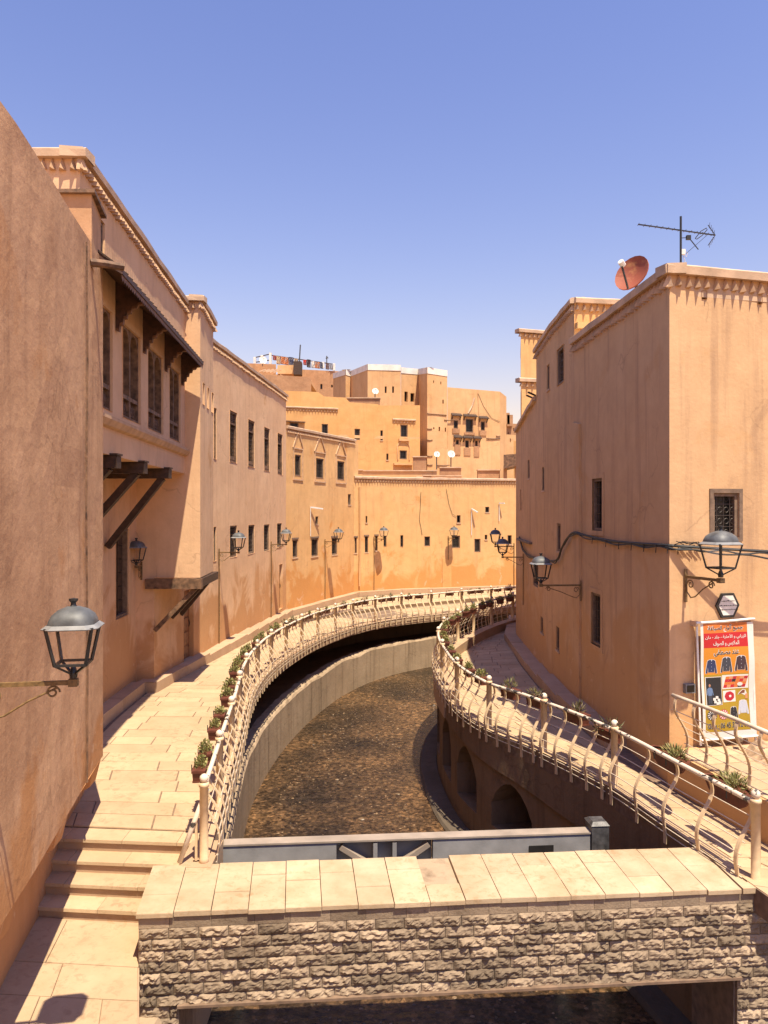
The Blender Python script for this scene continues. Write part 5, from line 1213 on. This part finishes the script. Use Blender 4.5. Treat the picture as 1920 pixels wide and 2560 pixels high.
def boxmesh(l, wd, h, t=.012):
    mb = MB(); a, b_ = .88, 1
    lo = [(-l/2*a,-wd/2*a,0),(l/2*a,-wd/2*a,0),(l/2*a,wd/2*a,0),(-l/2*a,wd/2*a,0)]; hi = [(x/a, y/a, h) for x, y, _ in lo]
    mb.hexa(lo+hi); hr = [(x*1.05, y*1.1, h-.025) for x, y, _ in hi]; ht = [(x*1.05, y*1.1, h+.006) for x, y, _ in hi]; mb.hexa(hr+ht)
    lr = [(x*1.06, y*1.1, -.012) for x, y, _ in lo]; mb.hexa(lr+[(x, y, .012) for x, y, _ in lr]); return mb.mesh('trough', M['terra'])
TROUGH = boxmesh(.40, .17, .15)
mb = MB(); n = 12; rows = []   # half-round wall basket
for j, (s_, z) in enumerate(((.55,0),(.8,.06),(.95,.14),(1.0,.2))): rows.append([Vector((.42*s_*math.cos(math.pi*q/n), -.02-.2*s_*math.sin(math.pi*q/n), z)) for q in range(n+1)])
mb.grid(rows); mb.grid([[Vector((p.x*1.06, p.y*1.06, .19)) for p in rows[-1]], [Vector((p.x*1.06, p.y*1.06, .225)) for p in rows[-1]], [Vector((p.x*.93, p.y*.93, .225)) for p in rows[-1]]])
mb.grid([[Vector((p.x, -.02, p.z)) for p in (r[0], r[-1])] for r in rows]); mb.poly(rows[0]); mb.poly([Vector((p.x*.97, p.y*.97, .19)) for p in rows[-1]])
BASKET = mb.mesh('trough', M['terra'])
SOIL = MB().box((0,0,.148), (.38,.15,.012)).mesh('soil', M['soil'])
def planter(loc, rz, kind, label, group=None, scale=1, fs=1):
    o = empty('flower_box', loc, label, 'flower box', group); o.rotation_euler = (0,0,rz); o.scale = (scale,)*3
    def kid(name, me, l=(0,0,0), r=0, s=1):
        c = bpy.data.objects.new(name, me); col.objects.link(c); c.parent = o; c.location = l; c.rotation_euler = (0,0,r); c.scale = (s,)*3 if not isinstance(s, tuple) else s
    kid('trough', BASKET if kind == 'basket' else TROUGH)
    if kind != 'basket': kid('soil', SOIL)
    if kind == 'basket': kid('foliage', SUCC, (R.uniform(-.1,.1),-.1,.22), R.uniform(-.3,.3), (R.uniform(.75, .95), .75, R.uniform(.8, 1.05)))
    elif kind == 'dry': kid('foliage', R.choice(DRY), (0,0,.16), R.random()*6)
    else: kid('foliage', R.choice(LEAF), (R.uniform(-.04,.04), 0, .17), R.choice((0, math.pi))+R.uniform(-.2,.2), (R.uniform(.5, .85)*fs, R.uniform(.6, .85)*fs, R.uniform(.5, 1.0)*fs))
    kid('hook', HOOK, (-.15,0,0)); kid('hook', HOOK, (.15,0,0)); return o
HOOK = MB().bar((0,.095,.12), (0,.095,.23), .012, .012, up=(0,1,0)).mesh('hook', M['iron'])
ORD = 'first second third fourth fifth sixth seventh eighth ninth tenth eleventh twelfth thirteenth fourteenth fifteenth sixteenth seventeenth eighteenth nineteenth twentieth twenty-first twenty-second twenty-third twenty-fourth'.split()
def hang(Qf, s, off, drop, kind, label, group, sc_=1, fs=1):
    p = Qf(s, off, .95-drop); q1, q0 = Qf(s+.1, off, 0), Qf(s-.1, off, 0); t = q1-q0
    return planter(p, math.atan2(t.y, t.x), kind, label, group, sc_, fs)
for i in range(len(posL)-1):
    a, b_ = posL[i], posL[i+1]
    fr_s = (.35, .72) if i not in (0,) else (.42, .8)
    for f_ in fr_s:
        if i > 7 and R.random() < .12: continue
        far = i > 6
        hang(QL, a+(b_-a)*(f_+R.uniform(-.05,.05)), -.15, .16, 'dry' if far and R.random() < .45 else 'leaf',
             'flower box between %s and %s railing posts from the steps, the %s one' % (ORD[i], ORD[i+1], 'near' if f_ == fr_s[0] else 'far'), 'flower boxes along the railing above the steps', 1.0 if i < 5 else .95, 1 if i < 7 else .6)
for i in range(3, len(posR)-1):
    a, b_ = posR[i], posR[i+1]
    for f_ in (.3, .7):
        hang(QR, a+(b_-a)*(f_+R.uniform(-.05,.05)), -.15, .16, 'leaf', 'flower box between %s and %s railing posts from the stone parapet, the %s one' % (ORD[i], ORD[i+1], 'near' if f_ < .5 else 'far'), 'flower boxes on the railing past the corner house')
hang(QR, posR[0]+(posR[1]-posR[0])*.66, -.2, .32, 'basket', 'large brown half-round basket of green succulents against the corner house', None, 1.05)
hang(QR, posR[0]+(posR[1]-posR[0])*.25, -.2, .32, 'basket', 'large brown half-round basket with small bush beside the post at the stone parapet', None, 1.05)
hang(QR, posR[1]+(posR[2]-posR[1])*.20, -.17, .30, 'dry', 'brown flower box of dry stalks just past the second post from the stone parapet', None, 1.2)
hang(QR, posR[1]+(posR[2]-posR[1])*.62, -.17, .22, 'dry', 'brown flower box with straw-coloured stalks before the third post from the stone parapet', None, 1.15)
hang(QR, posR[2]+(posR[3]-posR[2])*.25, -.17, .2, 'dry', 'brown flower box with twigs just past the third post from the stone parapet', None, 1.1)
hang(QR, posR[2]+(posR[3]-posR[2])*.7, -.17, .2, 'dry', 'brown flower box with red-stemmed twigs before the fourth post from the stone parapet', None, 1.1)

# ================================================================ STREET LANTERNS
def sq(r_, z, k=1.0):   # rounded square ring
    out = []
    for q in range(16):
        a = 2*math.pi*(q+.5)/16; c, s_ = math.cos(a), math.sin(a); f_ = 1/max(abs(c), abs(s_)); f_ = f_*k+(1-k)*1.08; out.append(Vector((r_*c*f_, r_*s_*f_, z)))
    return out
def ringgrid(mb, rings): mb.grid([r+[r[0]] for r in rings])
LM = {}
mb = MB(); ringgrid(mb, [sq(.178,.46,.85), sq(.176,.49,.72), sq(.157,.535,.6), sq(.112,.575,.5), sq(.05,.60,.3), sq(.012,.605,0)]); LM['dome'] = mb.mesh('dome', M['lampgrey'], smooth=True)
mb = MB(); ringgrid(mb, [sq(.17,.445,1), sq(.216,.43,1), sq(.219,.438,1), sq(.182,.466,.95)]); LM['rim'] = mb.mesh('rim', M['lamprim'])
mb = MB(); mb.lathe([(.03,.60),(.022,.615),(.02,.63),(.036,.65),(.036,.665),(.005,.67)], n=10); LM['finial'] = mb.mesh('finial', M['lampblk'])
mb = MB(); t, bt = .176, .118
cs = [(1,1),(-1,1),(-1,-1),(1,-1)]
for x, y in cs: mb.bar((x*t,y*t,.445), (x*bt,y*bt,.135), .021, .021)
for (x, y), (x2, y2) in zip(cs, cs[1:]+cs[:1]):
    mb.bar((x*bt,y*bt,.14), (x2*bt,y2*bt,.14), .022, .02); mb.bar((x*t,y*t,.438), (x2*t,y2*t,.438), .022, .016)
for x, y in cs: mb.bar((x*bt*.98,y*bt*.98,.135), (x*.018,y*.018,.055), .016, .016)
mb.lathe([(.03,.02),(.035,.06),(.02,.10),(.012,.12)], n=8); LM['cage'] = mb.mesh('cage', M['lampblk'])
mb = MB()
for (x, y), (x2, y2) in zip(cs, cs[1:]+cs[:1]): mb.quad((x*t*.98,y*t*.98,.435), (x2*t*.98,y2*t*.98,.435), (x2*bt*.98,y2*bt*.98,.15), (x*bt*.98,y*bt*.98,.15))
LM['glass'] = mb.mesh('glass', M['glass'])
def scroll(c, r0, turns, start, sgn, n=26):
    out = []
    for k in range(n+1): a = start+sgn*2*math.pi*turns*k/n; r_ = r0*(1-.72*k/n); out.append(Vector((c[0]+r_*math.cos(a), 0, c[1]+r_*math.sin(a))))
    return out
def bracket(L_):
    mb = MB(); mb.bar((0,0,0), (L_-.03,0,0), .035, .035); mb.box((L_,0,0), (.07,.07,.06)); mb.bar((0,0,.10), (0,0,-.34), .045, .012, up=(1,0,0))
    mb2 = mb; k = min(1, L_/.7)
    a = scroll((.075*k+.02, -.095), .062, 1.35, math.pi, -1); mb2.tube(a, .009, 5)
    b_ = scroll((L_-.16, -.075), .055, 1.3, 0, 1); mb2.tube(b_, .009, 5)
    mb2.tube([Vector((.012,0,-.1)), Vector((.02,0,-.2)), Vector((.09,0,-.27)), Vector((.17,0,-.25)), Vector((L_*.5,0,-.14)), Vector((L_-.13,0,-.04))], .009, 5)
    return mb.mesh('bracket', M['bronze'])
def lantern(wallpt, direction, L_, label, scale=1, pole=None, hm=None, arm_m='bronze'):
    d = Vector(direction).normalized(); o = empty('street_lantern', wallpt, label, 'street lamp', 'wall lanterns on scrolled brackets'); o.rotation_euler = (0, 0, math.atan2(d.y, d.x)); o.scale = (scale,)*3
    def kid(name, me, l=(0,0,0), par=o):
        c = bpy.data.objects.new(name, me); col.objects.link(c); c.parent = par; c.location = l; return c
    kid('bracket', bracket(L_)); cg = kid('cage', LM['cage'], (L_,0,.02)); kid('glass', LM['glass'], (0,0,0), cg)
    dm = kid('dome', LM['dome'], (L_,0,.02)); kid('rim', LM['rim'], (0,0,0), dm); kid('finial', LM['finial'], (0,0,0), dm)
    if pole: mb = MB(); mb.tube([(0.01,0,.12), (.012,.01,-pole*.5), (.01,0,-pole)], .018, 5); kid('conduit', mb.mesh('conduit', M['bronze']))
    return o
n1_ = Vector((1, .172, 0)).normalized()
Yw = 6.28; lantern((w1x(Yw)+.012, Yw, zat(1706, 6.4)), n1_, .70, 'large grey-domed lantern on an ochre scrolled bracket over the steps', 1.02)
lantern((ray(354)*18.58, 18.57, zat(1416, 18.4)), (-.1,-1,0), .3, 'black lantern on the shaded corner under the jettied house', 1.0)
u = wC.u(545); lantern(wC.P(u, zat(1381, wC.Y(u)), .03), wC.n.to_3d(), .62, 'lantern in front of the lower lattice windows beside the jettied block', 1.0, 3.2)
u = wC.u(676); lantern(wC.P(u, zat(1361, wC.Y(u)), .03), wC.n.to_3d(), .62, 'lantern at the far end of the long lattice-windowed facade', 1.0, 3.2)
u = wD.u(811); lantern(wD.P(u, zat(1354, wD.Y(u)), .03), wD.n.to_3d(), .7, 'lantern on the three-window house above a patched buttress', 1.05, 2.8)
u = wE1.u(934); lantern(wE1.P(u, zat(1347, wE1.Y(u)), .03), (.75,-.66,0), .7, 'lantern near the downpipe on the long low far house', 1.05, 3.0)
u = wE2.u(1120); lantern(wE2.P(u, zat(1345, wE2.Y(u)), .03), (.5,-.85,0), .55, 'lantern above the orange pier on the long low far house', 1.05, 1.2)
u = wRs.u(1455); lantern(wRs.P(u, zat(1463, wRs.Y(u)), .03), wRs.n.to_3d(), .86, 'lantern on the shaded flank of the corner house under the cable bend', 1.06)
u = wS2.u(1311); lantern(wS2.P(u, zat(1393, wS2.Y(u)), .03), wS2.n.to_3d(), .7, 'lantern projecting from the brown curved house nearer the slit window', 1.0, 1.6)
u = wS3.u(1296); lantern(Vector((4.85, 28.6, zat(1366, 28.6))), (-1,.05,0), .7, 'farthest lantern on the brown curved house, partly hidden by its neighbour', 1.0, 1.6)
u = wRf.u(1712); lantern(wRf.P(u, zat(1441, wRf.Y(u)), .03), (.33,-.94,0), .62, 'lantern on the sunlit corner house front above the banner', 1.25)

# ================================================================ CORNER HOUSE FITTINGS
cb = empty('cable_bundle', (4.5, 16, 4), 'sagging bundle of black cables strung across the corner house flank and front', 'cable')
pts = []
for px, py, wl_, o_ in ((1302,1342,wS2,.05),(1312,1372,wS2,.06),(1326,1388,wS2,.06),(1352,1396,wS2,.07),(1390,1402,wS1,.09),(1403,1396,wS1,.08),(1412,1372,wS1,.08),(1425,1348,wS1,.08),(1446,1331,wRs,.10),(1472,1339,wRs,.06),(1536,1352,wRs,.06),(1600,1358,wRs,.06),(1664,1362,wRs,.07)):
    u = wl_.u(px); pts.append(wl_.P(u, zat(py, wl_.Y(u)), o_))
for (px, py, o_) in ((1700,1366,.1),(1760,1371,.25),(1830,1376,.4),(1900,1381,.5),(1990,1388,.5)): u = wRf.u(px); pts.append(wRf.P(u, zat(py, wRf.Y(u)-o_), o_))
P3 = cr(pts, 6); mb = MB(); mb.tube(P3, .026, 6); mb.build('cable', M['cable'], cb)
mb = MB(); mb.tube([p+Vector((0,0,-.045+.02*math.sin(i*.9)))+Vector((-.01,-.01,0)) for i, p in enumerate(P3)], .014, 5); mb.build('cable', M['cable'], cb)
mb = MB(); mb.tube([p+Vector((0,-.02,-.02-.0035*max(0, i-70)+.015*math.cos(i*.7))) for i, p in enumerate(P3)], .016, 5); mb.build('cable', M['cable'], cb)
for i in range(56, 78, 3): p = P3[i]; MB().bar(p+Vector((-.02,0,0)), p+Vector((-.03,0,-.14)), .012, .012, up=(0,1,0)).build('cable_tie', M['cable'], cb)
mb = MB()
for k in range(14): p = wRf.P(.05+k*.035, 0, .06); z = zat(1360, 12.7); mb.bar(Vector((p.x,p.y,z+R.uniform(-.05,.05))), Vector((p.x+.12,p.y-.02,z+R.uniform(-.05,.05))), .012, .012)
mb.build('splices', M['cable'], cb)
bx = empty('junction_box', (4.95,12.7,2), 'small open grey junction box low on the corner house front', 'junction box')
u0, u1, z0, z1 = wRf.rect(1708, 1732, 1708, 1731)
mb = MB(); mb.hexa([wRf.P(u0,z0,.07), wRf.P(u1,z0,.07), wRf.P(u1,z0,-.02), wRf.P(u0,z0,-.02), wRf.P(u0,z1,.07), wRf.P(u1,z1,.07), wRf.P(u1,z1,-.02), wRf.P(u0,z1,-.02)]); mb.build('case', M['lamprim'], bx)
mb = MB(); e = .02; mb.quad(wRf.P(u0+e,z0+e,.073), wRf.P(u1-e,z0+e,.073), wRf.P(u1-e,z1-e,.073), wRf.P(u0+e,z1-e,.073)); mb.build('painted_hollow', M['pane'], bx)  # flat black sheet stands for the shaded inside of the closed case
# plaque
hp = empty('plaque', wRf.P(wRf.u(1816), zat(1543, 12.9), .02), 'hexagonal white plaque with dark border above the banner', 'plaque')
c_u, c_z = wRf.u(1817), zat(1513, wRf.Y(wRf.u(1817))); hw2 = (wRf.u(1846)-wRf.u(1788))/2; hh2 = .205
def hexp(k, o): return [wRf.P(c_u+x*hw2*k, c_z+z*hh2*k, o) for x, z in ((-1,0),(-.52,-1),(.52,-1),(1,0),(.52,1),(-.52,1))]
def hexm(k, o0, o1, m, name): mb = MB(); a, b_ = hexp(k, o0), hexp(k, o1); mb.poly(b_); [mb.quad(a[i], a[(i+1)%6], b_[(i+1)%6], b_[i]) for i in range(6)]; return mb.build(name, m, hp)
hexm(1, -.02, .03, M['lampblk'], 'border'); hexm(.8, .02, .034, M['white'], 'face')
mb = MB()
for row, (z, wd) in enumerate(((.075,.13),(.0,.17),(-.07,.16))):
    x = -wd
    while x < wd:
        l_ = R.uniform(.012, .035); o_ = .0365; zz = c_z+z+R.uniform(-.004,.004); mb.quad(wRf.P(c_u+x,zz-.008,o_), wRf.P(c_u+x+l_,zz-.008,o_), wRf.P(c_u+x+l_,zz+R.uniform(.002,.01),o_), wRf.P(c_u+x,zz+R.uniform(.002,.01),o_)); x += l_+.009
mb.build('lettering', M['pane'], hp)

# ---- banner
BN = empty('banner', wRf.P(wRf.u(1800), zat(1838, 12.9), .1), 'tall orange and red shop banner with Arabic lettering and clothing pictures', 'banner')
bu0, bu1 = wRf.u(1748), wRf.u(1858); bz0, bz1 = zat(1822, 12.9), zat(1556, 12.9); BWd, BHt = bu1-bu0, bz1-bz0
def bP(x, y, o=0):   # x 0..1 left-right, y 0..1 bottom-top, o in mm proud of the cloth
    wv = .012*math.sin(y*9+x*2)+.008*math.sin(x*7); lean = .10+.06*(1-y)
    return wRf.P(bu0+BWd*x+.03*(y-.5)*-.4, bz0+BHt*y, lean+wv+o*.001)
def patch(name, x0, y0, x1, y1, o, m, par, n=8, k=10):
    mb = MB(); mb.grid([[bP(x0+(x1-x0)*i/n, y0+(y1-y0)*j/k, o) for i in range(n+1)] for j in range(k+1)]); return mb.build(name, m, par)
fm_ = {c: flat('print_'+c, v, .6) for c, v in dict(orange=(.50,.14,.022), red=(.40,.010,.014), amber=(.52,.20,.015), olive=(.32,.205,.012), white=(.60,.565,.52), black=(.012,.012,.014), navy=(.02,.03,.09), slate=(.035,.04,.055), plum=(.04,.022,.03), denim=(.10,.16,.28), grey=(.42,.44,.5), crimson=(.35,.01,.02), tan=(.5,.22,.1), brown=(.16,.05,.025), skin=(.35,.17,.1)).items()}
CL = patch('cloth', -.06, -.06, 1.13, 1.0, 0, fm_['white'], BN, 10, 24)
patch('panel', 0, .91, 1, 1.0, 2, fm_['orange'], BN); patch('panel', 0, .775, 1, .91, 2, fm_['red'], BN); patch('panel', 0, .525, 1, .775, 2, fm_['amber'], BN); patch('panel', 0, .0, 1, .525, 2, fm_['olive'], BN)
mb = MB(); mb.tube([bP(-.16,1.01,14), bP(.5,1.015,14), bP(1.16,1.03,14)], .022, 8); mb.build('top_rail', M['white'], BN)
mb = MB(); mb.tube([bP(-.1,-.07,10), bP(.5,-.07,10), bP(1.15,-.065,10)], .018, 8); mb.build('bottom_rail', M['white'], BN)
mb = MB(); mb.bar(bP(-.12,1.0,-20), bP(-.09,-.12,-20), .03, .03, up=(0,1,0)); mb.bar(bP(1.13,1.0,-20), bP(1.12,-.12,-20), .03, .03, up=(0,1,0)); mb.build('pole', M['white'], BN)
mb = MB(); mb.bar(wRf.P(bu0-.14,bz1+.0,-.01), bP(-.13,1.0,0), .06, .09); mb.bar(wRf.P(bu1+.1,bz1+.0,-.01), bP(1.12,1.0,0), .05, .06); mb.build('bracket', M['cap'], BN)
def pol(name, pts, o, m, par): mb = MB(); mb.poly([bP(x, y, o) for x, y in pts]); return mb.build(name, m, par)
def jacket(cx_, cy, w_, h_, m, long=0):
    P_ = [(-.16,.5),(.16,.5),(.34,.42),(.5,-.35),(.5,-.5),(.36,-.5),(.30,0),(.28,-.42),(-.28,-.42),(-.30,0),(-.36,-.5),(-.5,-.5),(-.5,-.35),(-.34,.42)]
    o1 = pol('picture', [(cx_+x*w_*1.08, cy+y*h_*1.06) for x, y in P_], 4, fm_['white'], BN); j_ = pol('jacket_print', [(cx_+x*w_, cy+y*h_) for x, y in P_], 6, m, o1)
    pol('collar_print', [(cx_-.07*w_, cy+.5*h_), (cx_+.07*w_, cy+.5*h_), (cx_, cy+.36*h_)], 8, fm_['grey'], o1)
    for y in (.2, -.05, -.3): pol('button_print', [(cx_-.02*w_, cy+y*h_), (cx_+.02*w_, cy+y*h_), (cx_+.02*w_, cy+(y+.05)*h_), (cx_-.02*w_, cy+(y+.05)*h_)], 8, fm_['grey'], o1)
    return o1
jacket(.16, .603, .24, .125, fm_['navy']); jacket(.5, .612, .26, .14, fm_['slate']); jacket(.83, .62, .27, .14, fm_['plum'])
p1 = patch('picture', .02, .245, .385, .505, 4, fm_['white'], BN); patch('photo_print', .035, .25, .375, .50, 6, fm_['black'], p1)
pol('figure_print', [(.075,.262),(.105,.262),(.112,.315),(.118,.262),(.15,.262),(.152,.345),(.072,.345)], 7, fm_['slate'], p1)
pol('figure_print', [(.072,.335),(.152,.335),(.156,.37),(.172,.335),(.188,.342),(.168,.398),(.13,.41),(.095,.41),(.055,.396),(.04,.345),(.056,.338),(.07,.37)], 8, fm_['denim'], p1); pol('figure_print', [(.112+.022*math.cos(a*.628), .428+.014*math.sin(a*.628)) for a in range(10)], 8, fm_['skin'], p1)
for x, y in ((.2,.30),(.26,.315),(.22,.275),(.30,.29),(.32,.265),(.27,.26)): pol('bundle_print', [(x-.03,y-.01),(x+.035,y-.012),(x+.03,y+.012),(x-.025,y+.014)], 8, fm_['white'], p1)
p2 = patch('picture', .40, .385, .985, .515, 4, fm_['white'], BN)
rc = [fm_['red'], fm_['crimson'], fm_['black'], fm_['orange'], fm_['red'], fm_['tan']]
for i in range(6):
    for j in range(4):
        x0, y0 = .42+i*.082+j*.018, .397+j*.026; pol('rug_print', [(x0,y0),(x0+.08,y0),(x0+.097,y0+.025),(x0+.017,y0+.025)], 6, rc[(i*5+j*3+i*j) % 6], p2)
pol('cup_print', [(.80+.06*math.cos(a*.63), .425+.018*math.sin(a*.63)) for a in range(10)], 8, fm_['white'], p2)
p3 = patch('picture', .41, .265, .70, .37, 4, fm_['white'], BN)
pol('pouffe_print', [(.56+.11*math.cos(a*.45)*(1+.06*(a % 2)), .318+.042*math.sin(a*.45)*(1+.06*(a % 2))) for a in range(14)], 6, fm_['crimson'], p3); pol('pouffe_centre', [(.575+.03*math.cos(a*.63), .318+.012*math.sin(a*.63)) for a in range(10)], 8, fm_['white'], p3)
p4 = pol('picture', [(.75,.325),(.78,.345),(.86,.375),(.92,.37),(.97,.315),(.90,.318),(.83,.335)], 4, fm_['white'], BN); pol('shoe_print', [(.765,.33),(.80,.345),(.865,.37),(.91,.365),(.90,.34),(.84,.338)], 6, fm_['brown'], p4)
p5 = pol('picture', [(.91,.29),(.965,.285),(.965,.335),(.915,.33)], 6, fm_['tan'], BN)
p6 = jacket(.86, .21, .22, .125, fm_['grey']); p7 = jacket(.64, .165, .18, .105, fm_['black'])
for cx_, mm in ((.14, 'black'), (.40, 'crimson')):
    r_ = .11; p8 = pol('picture', [(cx_+r_*math.cos(a*math.pi/12), .155+r_*.42*math.sin(a*math.pi/12)) for a in range(24)], 4, fm_[mm], BN)
    for a in range(12): t_ = a*math.pi/6; pol('spoke_print', [(cx_+.03*math.cos(t_), .155+.013*math.sin(t_)), (cx_+.1*math.cos(t_-.13), .155+.042*math.sin(t_-.13)), (cx_+.1*math.cos(t_+.13), .155+.042*math.sin(t_+.13))], 6, fm_['white'], p8)
# Arabic shaping with presentation forms (isolated, final, initial, medial)
AF = {'ا':(0xFE8D,0xFE8E,0,0),'أ':(0xFE83,0xFE84,0,0),'ب':(0xFE8F,0xFE90,0xFE91,0xFE92),'ة':(0xFE93,0xFE94,0,0),'ج':(0xFE9D,0xFE9E,0xFE9F,0xFEA0),'ح':(0xFEA1,0xFEA2,0xFEA3,0xFEA4),'د':(0xFEA9,0xFEAA,0,0),'ذ':(0xFEAB,0xFEAC,0,0),'ر':(0xFEAD,0xFEAE,0,0),'ز':(0xFEAF,0xFEB0,0,0),'س':(0xFEB1,0xFEB2,0xFEB3,0xFEB4),'ص':(0xFEB9,0xFEBA,0xFEBB,0xFEBC),'ط':(0xFEC1,0xFEC2,0xFEC3,0xFEC4),'ع':(0xFEC9,0xFECA,0xFECB,0xFECC),'غ':(0xFECD,0xFECE,0xFECF,0xFED0),'ف':(0xFED1,0xFED2,0xFED3,0xFED4),'ل':(0xFEDD,0xFEDE,0xFEDF,0xFEE0),'م':(0xFEE1,0xFEE2,0xFEE3,0xFEE4),'ن':(0xFEE5,0xFEE6,0xFEE7,0xFEE8),'و':(0xFEED,0xFEEE,0,0),'ى':(0xFEEF,0xFEF0,0,0),'ي':(0xFEF1,0xFEF2,0xFEF3,0xFEF4)}
def shape(txt):
    out = []; words = txt.split(' ')
    for w_ in words:
        s_ = ''; joined = False; i = 0
        while i < len(w_):
            ch = w_[i]
            if ch == 'ل' and i+1 < len(w_) and w_[i+1] in 'اأ':
                base = 0xFEFB if w_[i+1] == 'ا' else 0xFEF7; s_ += chr(base+(1 if joined else 0)); joined = False; i += 2; continue
            if ch not in AF: s_ += ch; joined = False; i += 1; continue
            f_ = AF[ch]; nxt = i+1 < len(w_) and w_[i+1] in AF and f_[2] != 0
            s_ += chr((f_[3] if joined else f_[2]) if nxt else (f_[1] if joined else f_[0])); joined = nxt; i += 1
        out.append(s_[::-1])
    return ' '.join(reversed(out))
def text_mesh(body, bold=0):
    c = bpy.data.curves.new('lettering', 'FONT'); c.body = body; c.resolution_u = 2; c.offset = bold
    o = bpy.data.objects.new('lettering', c); col.objects.link(o); bpy.context.view_layer.update()
    me = bpy.data.meshes.new_from_object(o.evaluated_get(bpy.context.evaluated_depsgraph_get())); bpy.data.objects.remove(o); bpy.data.curves.remove(c); return me
def lettering(body, x0, x1, y0, y1, o, m, par, bold=0, name='lettering'):
    me = text_mesh(body, bold)
    if not me.vertices: return
    xs = [v.co.x for v in me.vertices]; ys = [v.co.y for v in me.vertices]; ax_, bx_, ay, by = min(xs), max(xs), min(ys), max(ys); off = ORIG[par.name]
    for v in me.vertices: v.co = bP(x0+(x1-x0)*(v.co.x-ax_)/(bx_-ax_), y0+(y1-y0)*(v.co.y-ay)/(by-ay), o) - off
    me.materials.clear(); me.materials.append(m); ob = bpy.data.objects.new(name, me); col.objects.link(ob); ob.parent = par; ORIG[ob.name] = off
AT = [('جميع أنواع الصباغة', .1, .9, .922, .985, 'black', 'white'), ('الزرابي و الأحذية - جلد - دان', .03, .96, .845, .895, 'white', None), ('الملابس و الصوف', .2, .8, .785, .835, 'white', None), ('عند مصطفى', .22, .78, .695, .755, 'black', 'white')]
for t_, x0, x1, y0, y1, c1_, c2_ in AT:
    s_ = shape(t_)
    if c2_: lettering(s_, x0-.012, x1+.012, y0-.004, y1+.004, 4, fm_[c2_], BN, .035)
    lettering(s_, x0, x1, y0, y1, 6, fm_[c1_], BN, .012)
lettering('Gsm : 06 45 33 12 83', .035, .965, .028, .082, 5, fm_['white'], BN, .035); lettering('Gsm : 06 45 33 12 83', .04, .96, .03, .08, 7, fm_['black'], BN, .012)

# ---- roof of the corner house: rusty dish and aerial
dish('satellite_dish', at(1586, 690, 15.5), .78, (-.85,-.75,.45), M['rust'], 'rust-red satellite dish on the corner house roof', 1.0)
an = empty('tv_aerial', (ray(1702)*14.6, 14.6, 8.25), 'black television aerial on a mast above the corner house', 'aerial')
mx = ray(1702)*14.6
def A_(px, py, Y=14.6): return at(px, py, Y)
mb = MB(); mb.tube([Vector((mx,14.6,8.2)), A_(1702, 541)], .022, 6); mb.build('mast', M['iron'], an)
mb = MB(); bo, be = A_(1596, 561, 14.3), A_(1788, 588, 15.0); mb.bar(bo, be, .02, .02)
for k in range(14):
    p = bo.lerp(be, k/13.5); mb.bar(p+Vector((-.05,-.2,-.05)), p+Vector((.05,.2,.05)), .008, .008)
mb.build('boom', M['iron'], an)
mb = MB()
for s_ in (-1, 1):
    for k in range(4): p = be+Vector((-.02-.03*k, 0, s_*(.04+.05*k))); mb.bar(p+Vector((-.08,-.2,-.02)), p+Vector((.08,.2,.02)), .007, .007)
    mb.bar(be, be+Vector((-.14,0,s_*.2)), .012, .012)
mb.tube([A_(1738,596), A_(1752,578), A_(1766,570), A_(1768,574), A_(1756,588), A_(1742,598), A_(1738,596)], .008, 4); mb.build('reflector', M['iron'], an)
mb = MB(); mb.bar(A_(1702,595), A_(1722,594), .012, .012); mb.bar(A_(1722,594), A_(1746,624), .014, .014)
for k in range(5): p = A_(1722,594).lerp(A_(1746,624), (k+.6)/5); mb.bar(p+Vector((-.05,-.12,-.03)), p+Vector((.06,.12,.04)), .007, .007)
mb.bar(A_(1715,634), A_(1772,584), .008, .008); mb.box(A_(1721,594), (.08,.06,.08)); mb.build('side_aerial', M['iron'], an)
mb = MB(); mb.box(A_(1708,630), (.07,.05,.1)); mb.tube([A_(1708,634), A_(1716,642), A_(1719,634), A_(1712,626), A_(1706,634), A_(1712,650), A_(1713,665)], .006, 4); mb.build('amplifier', M['white'], an)
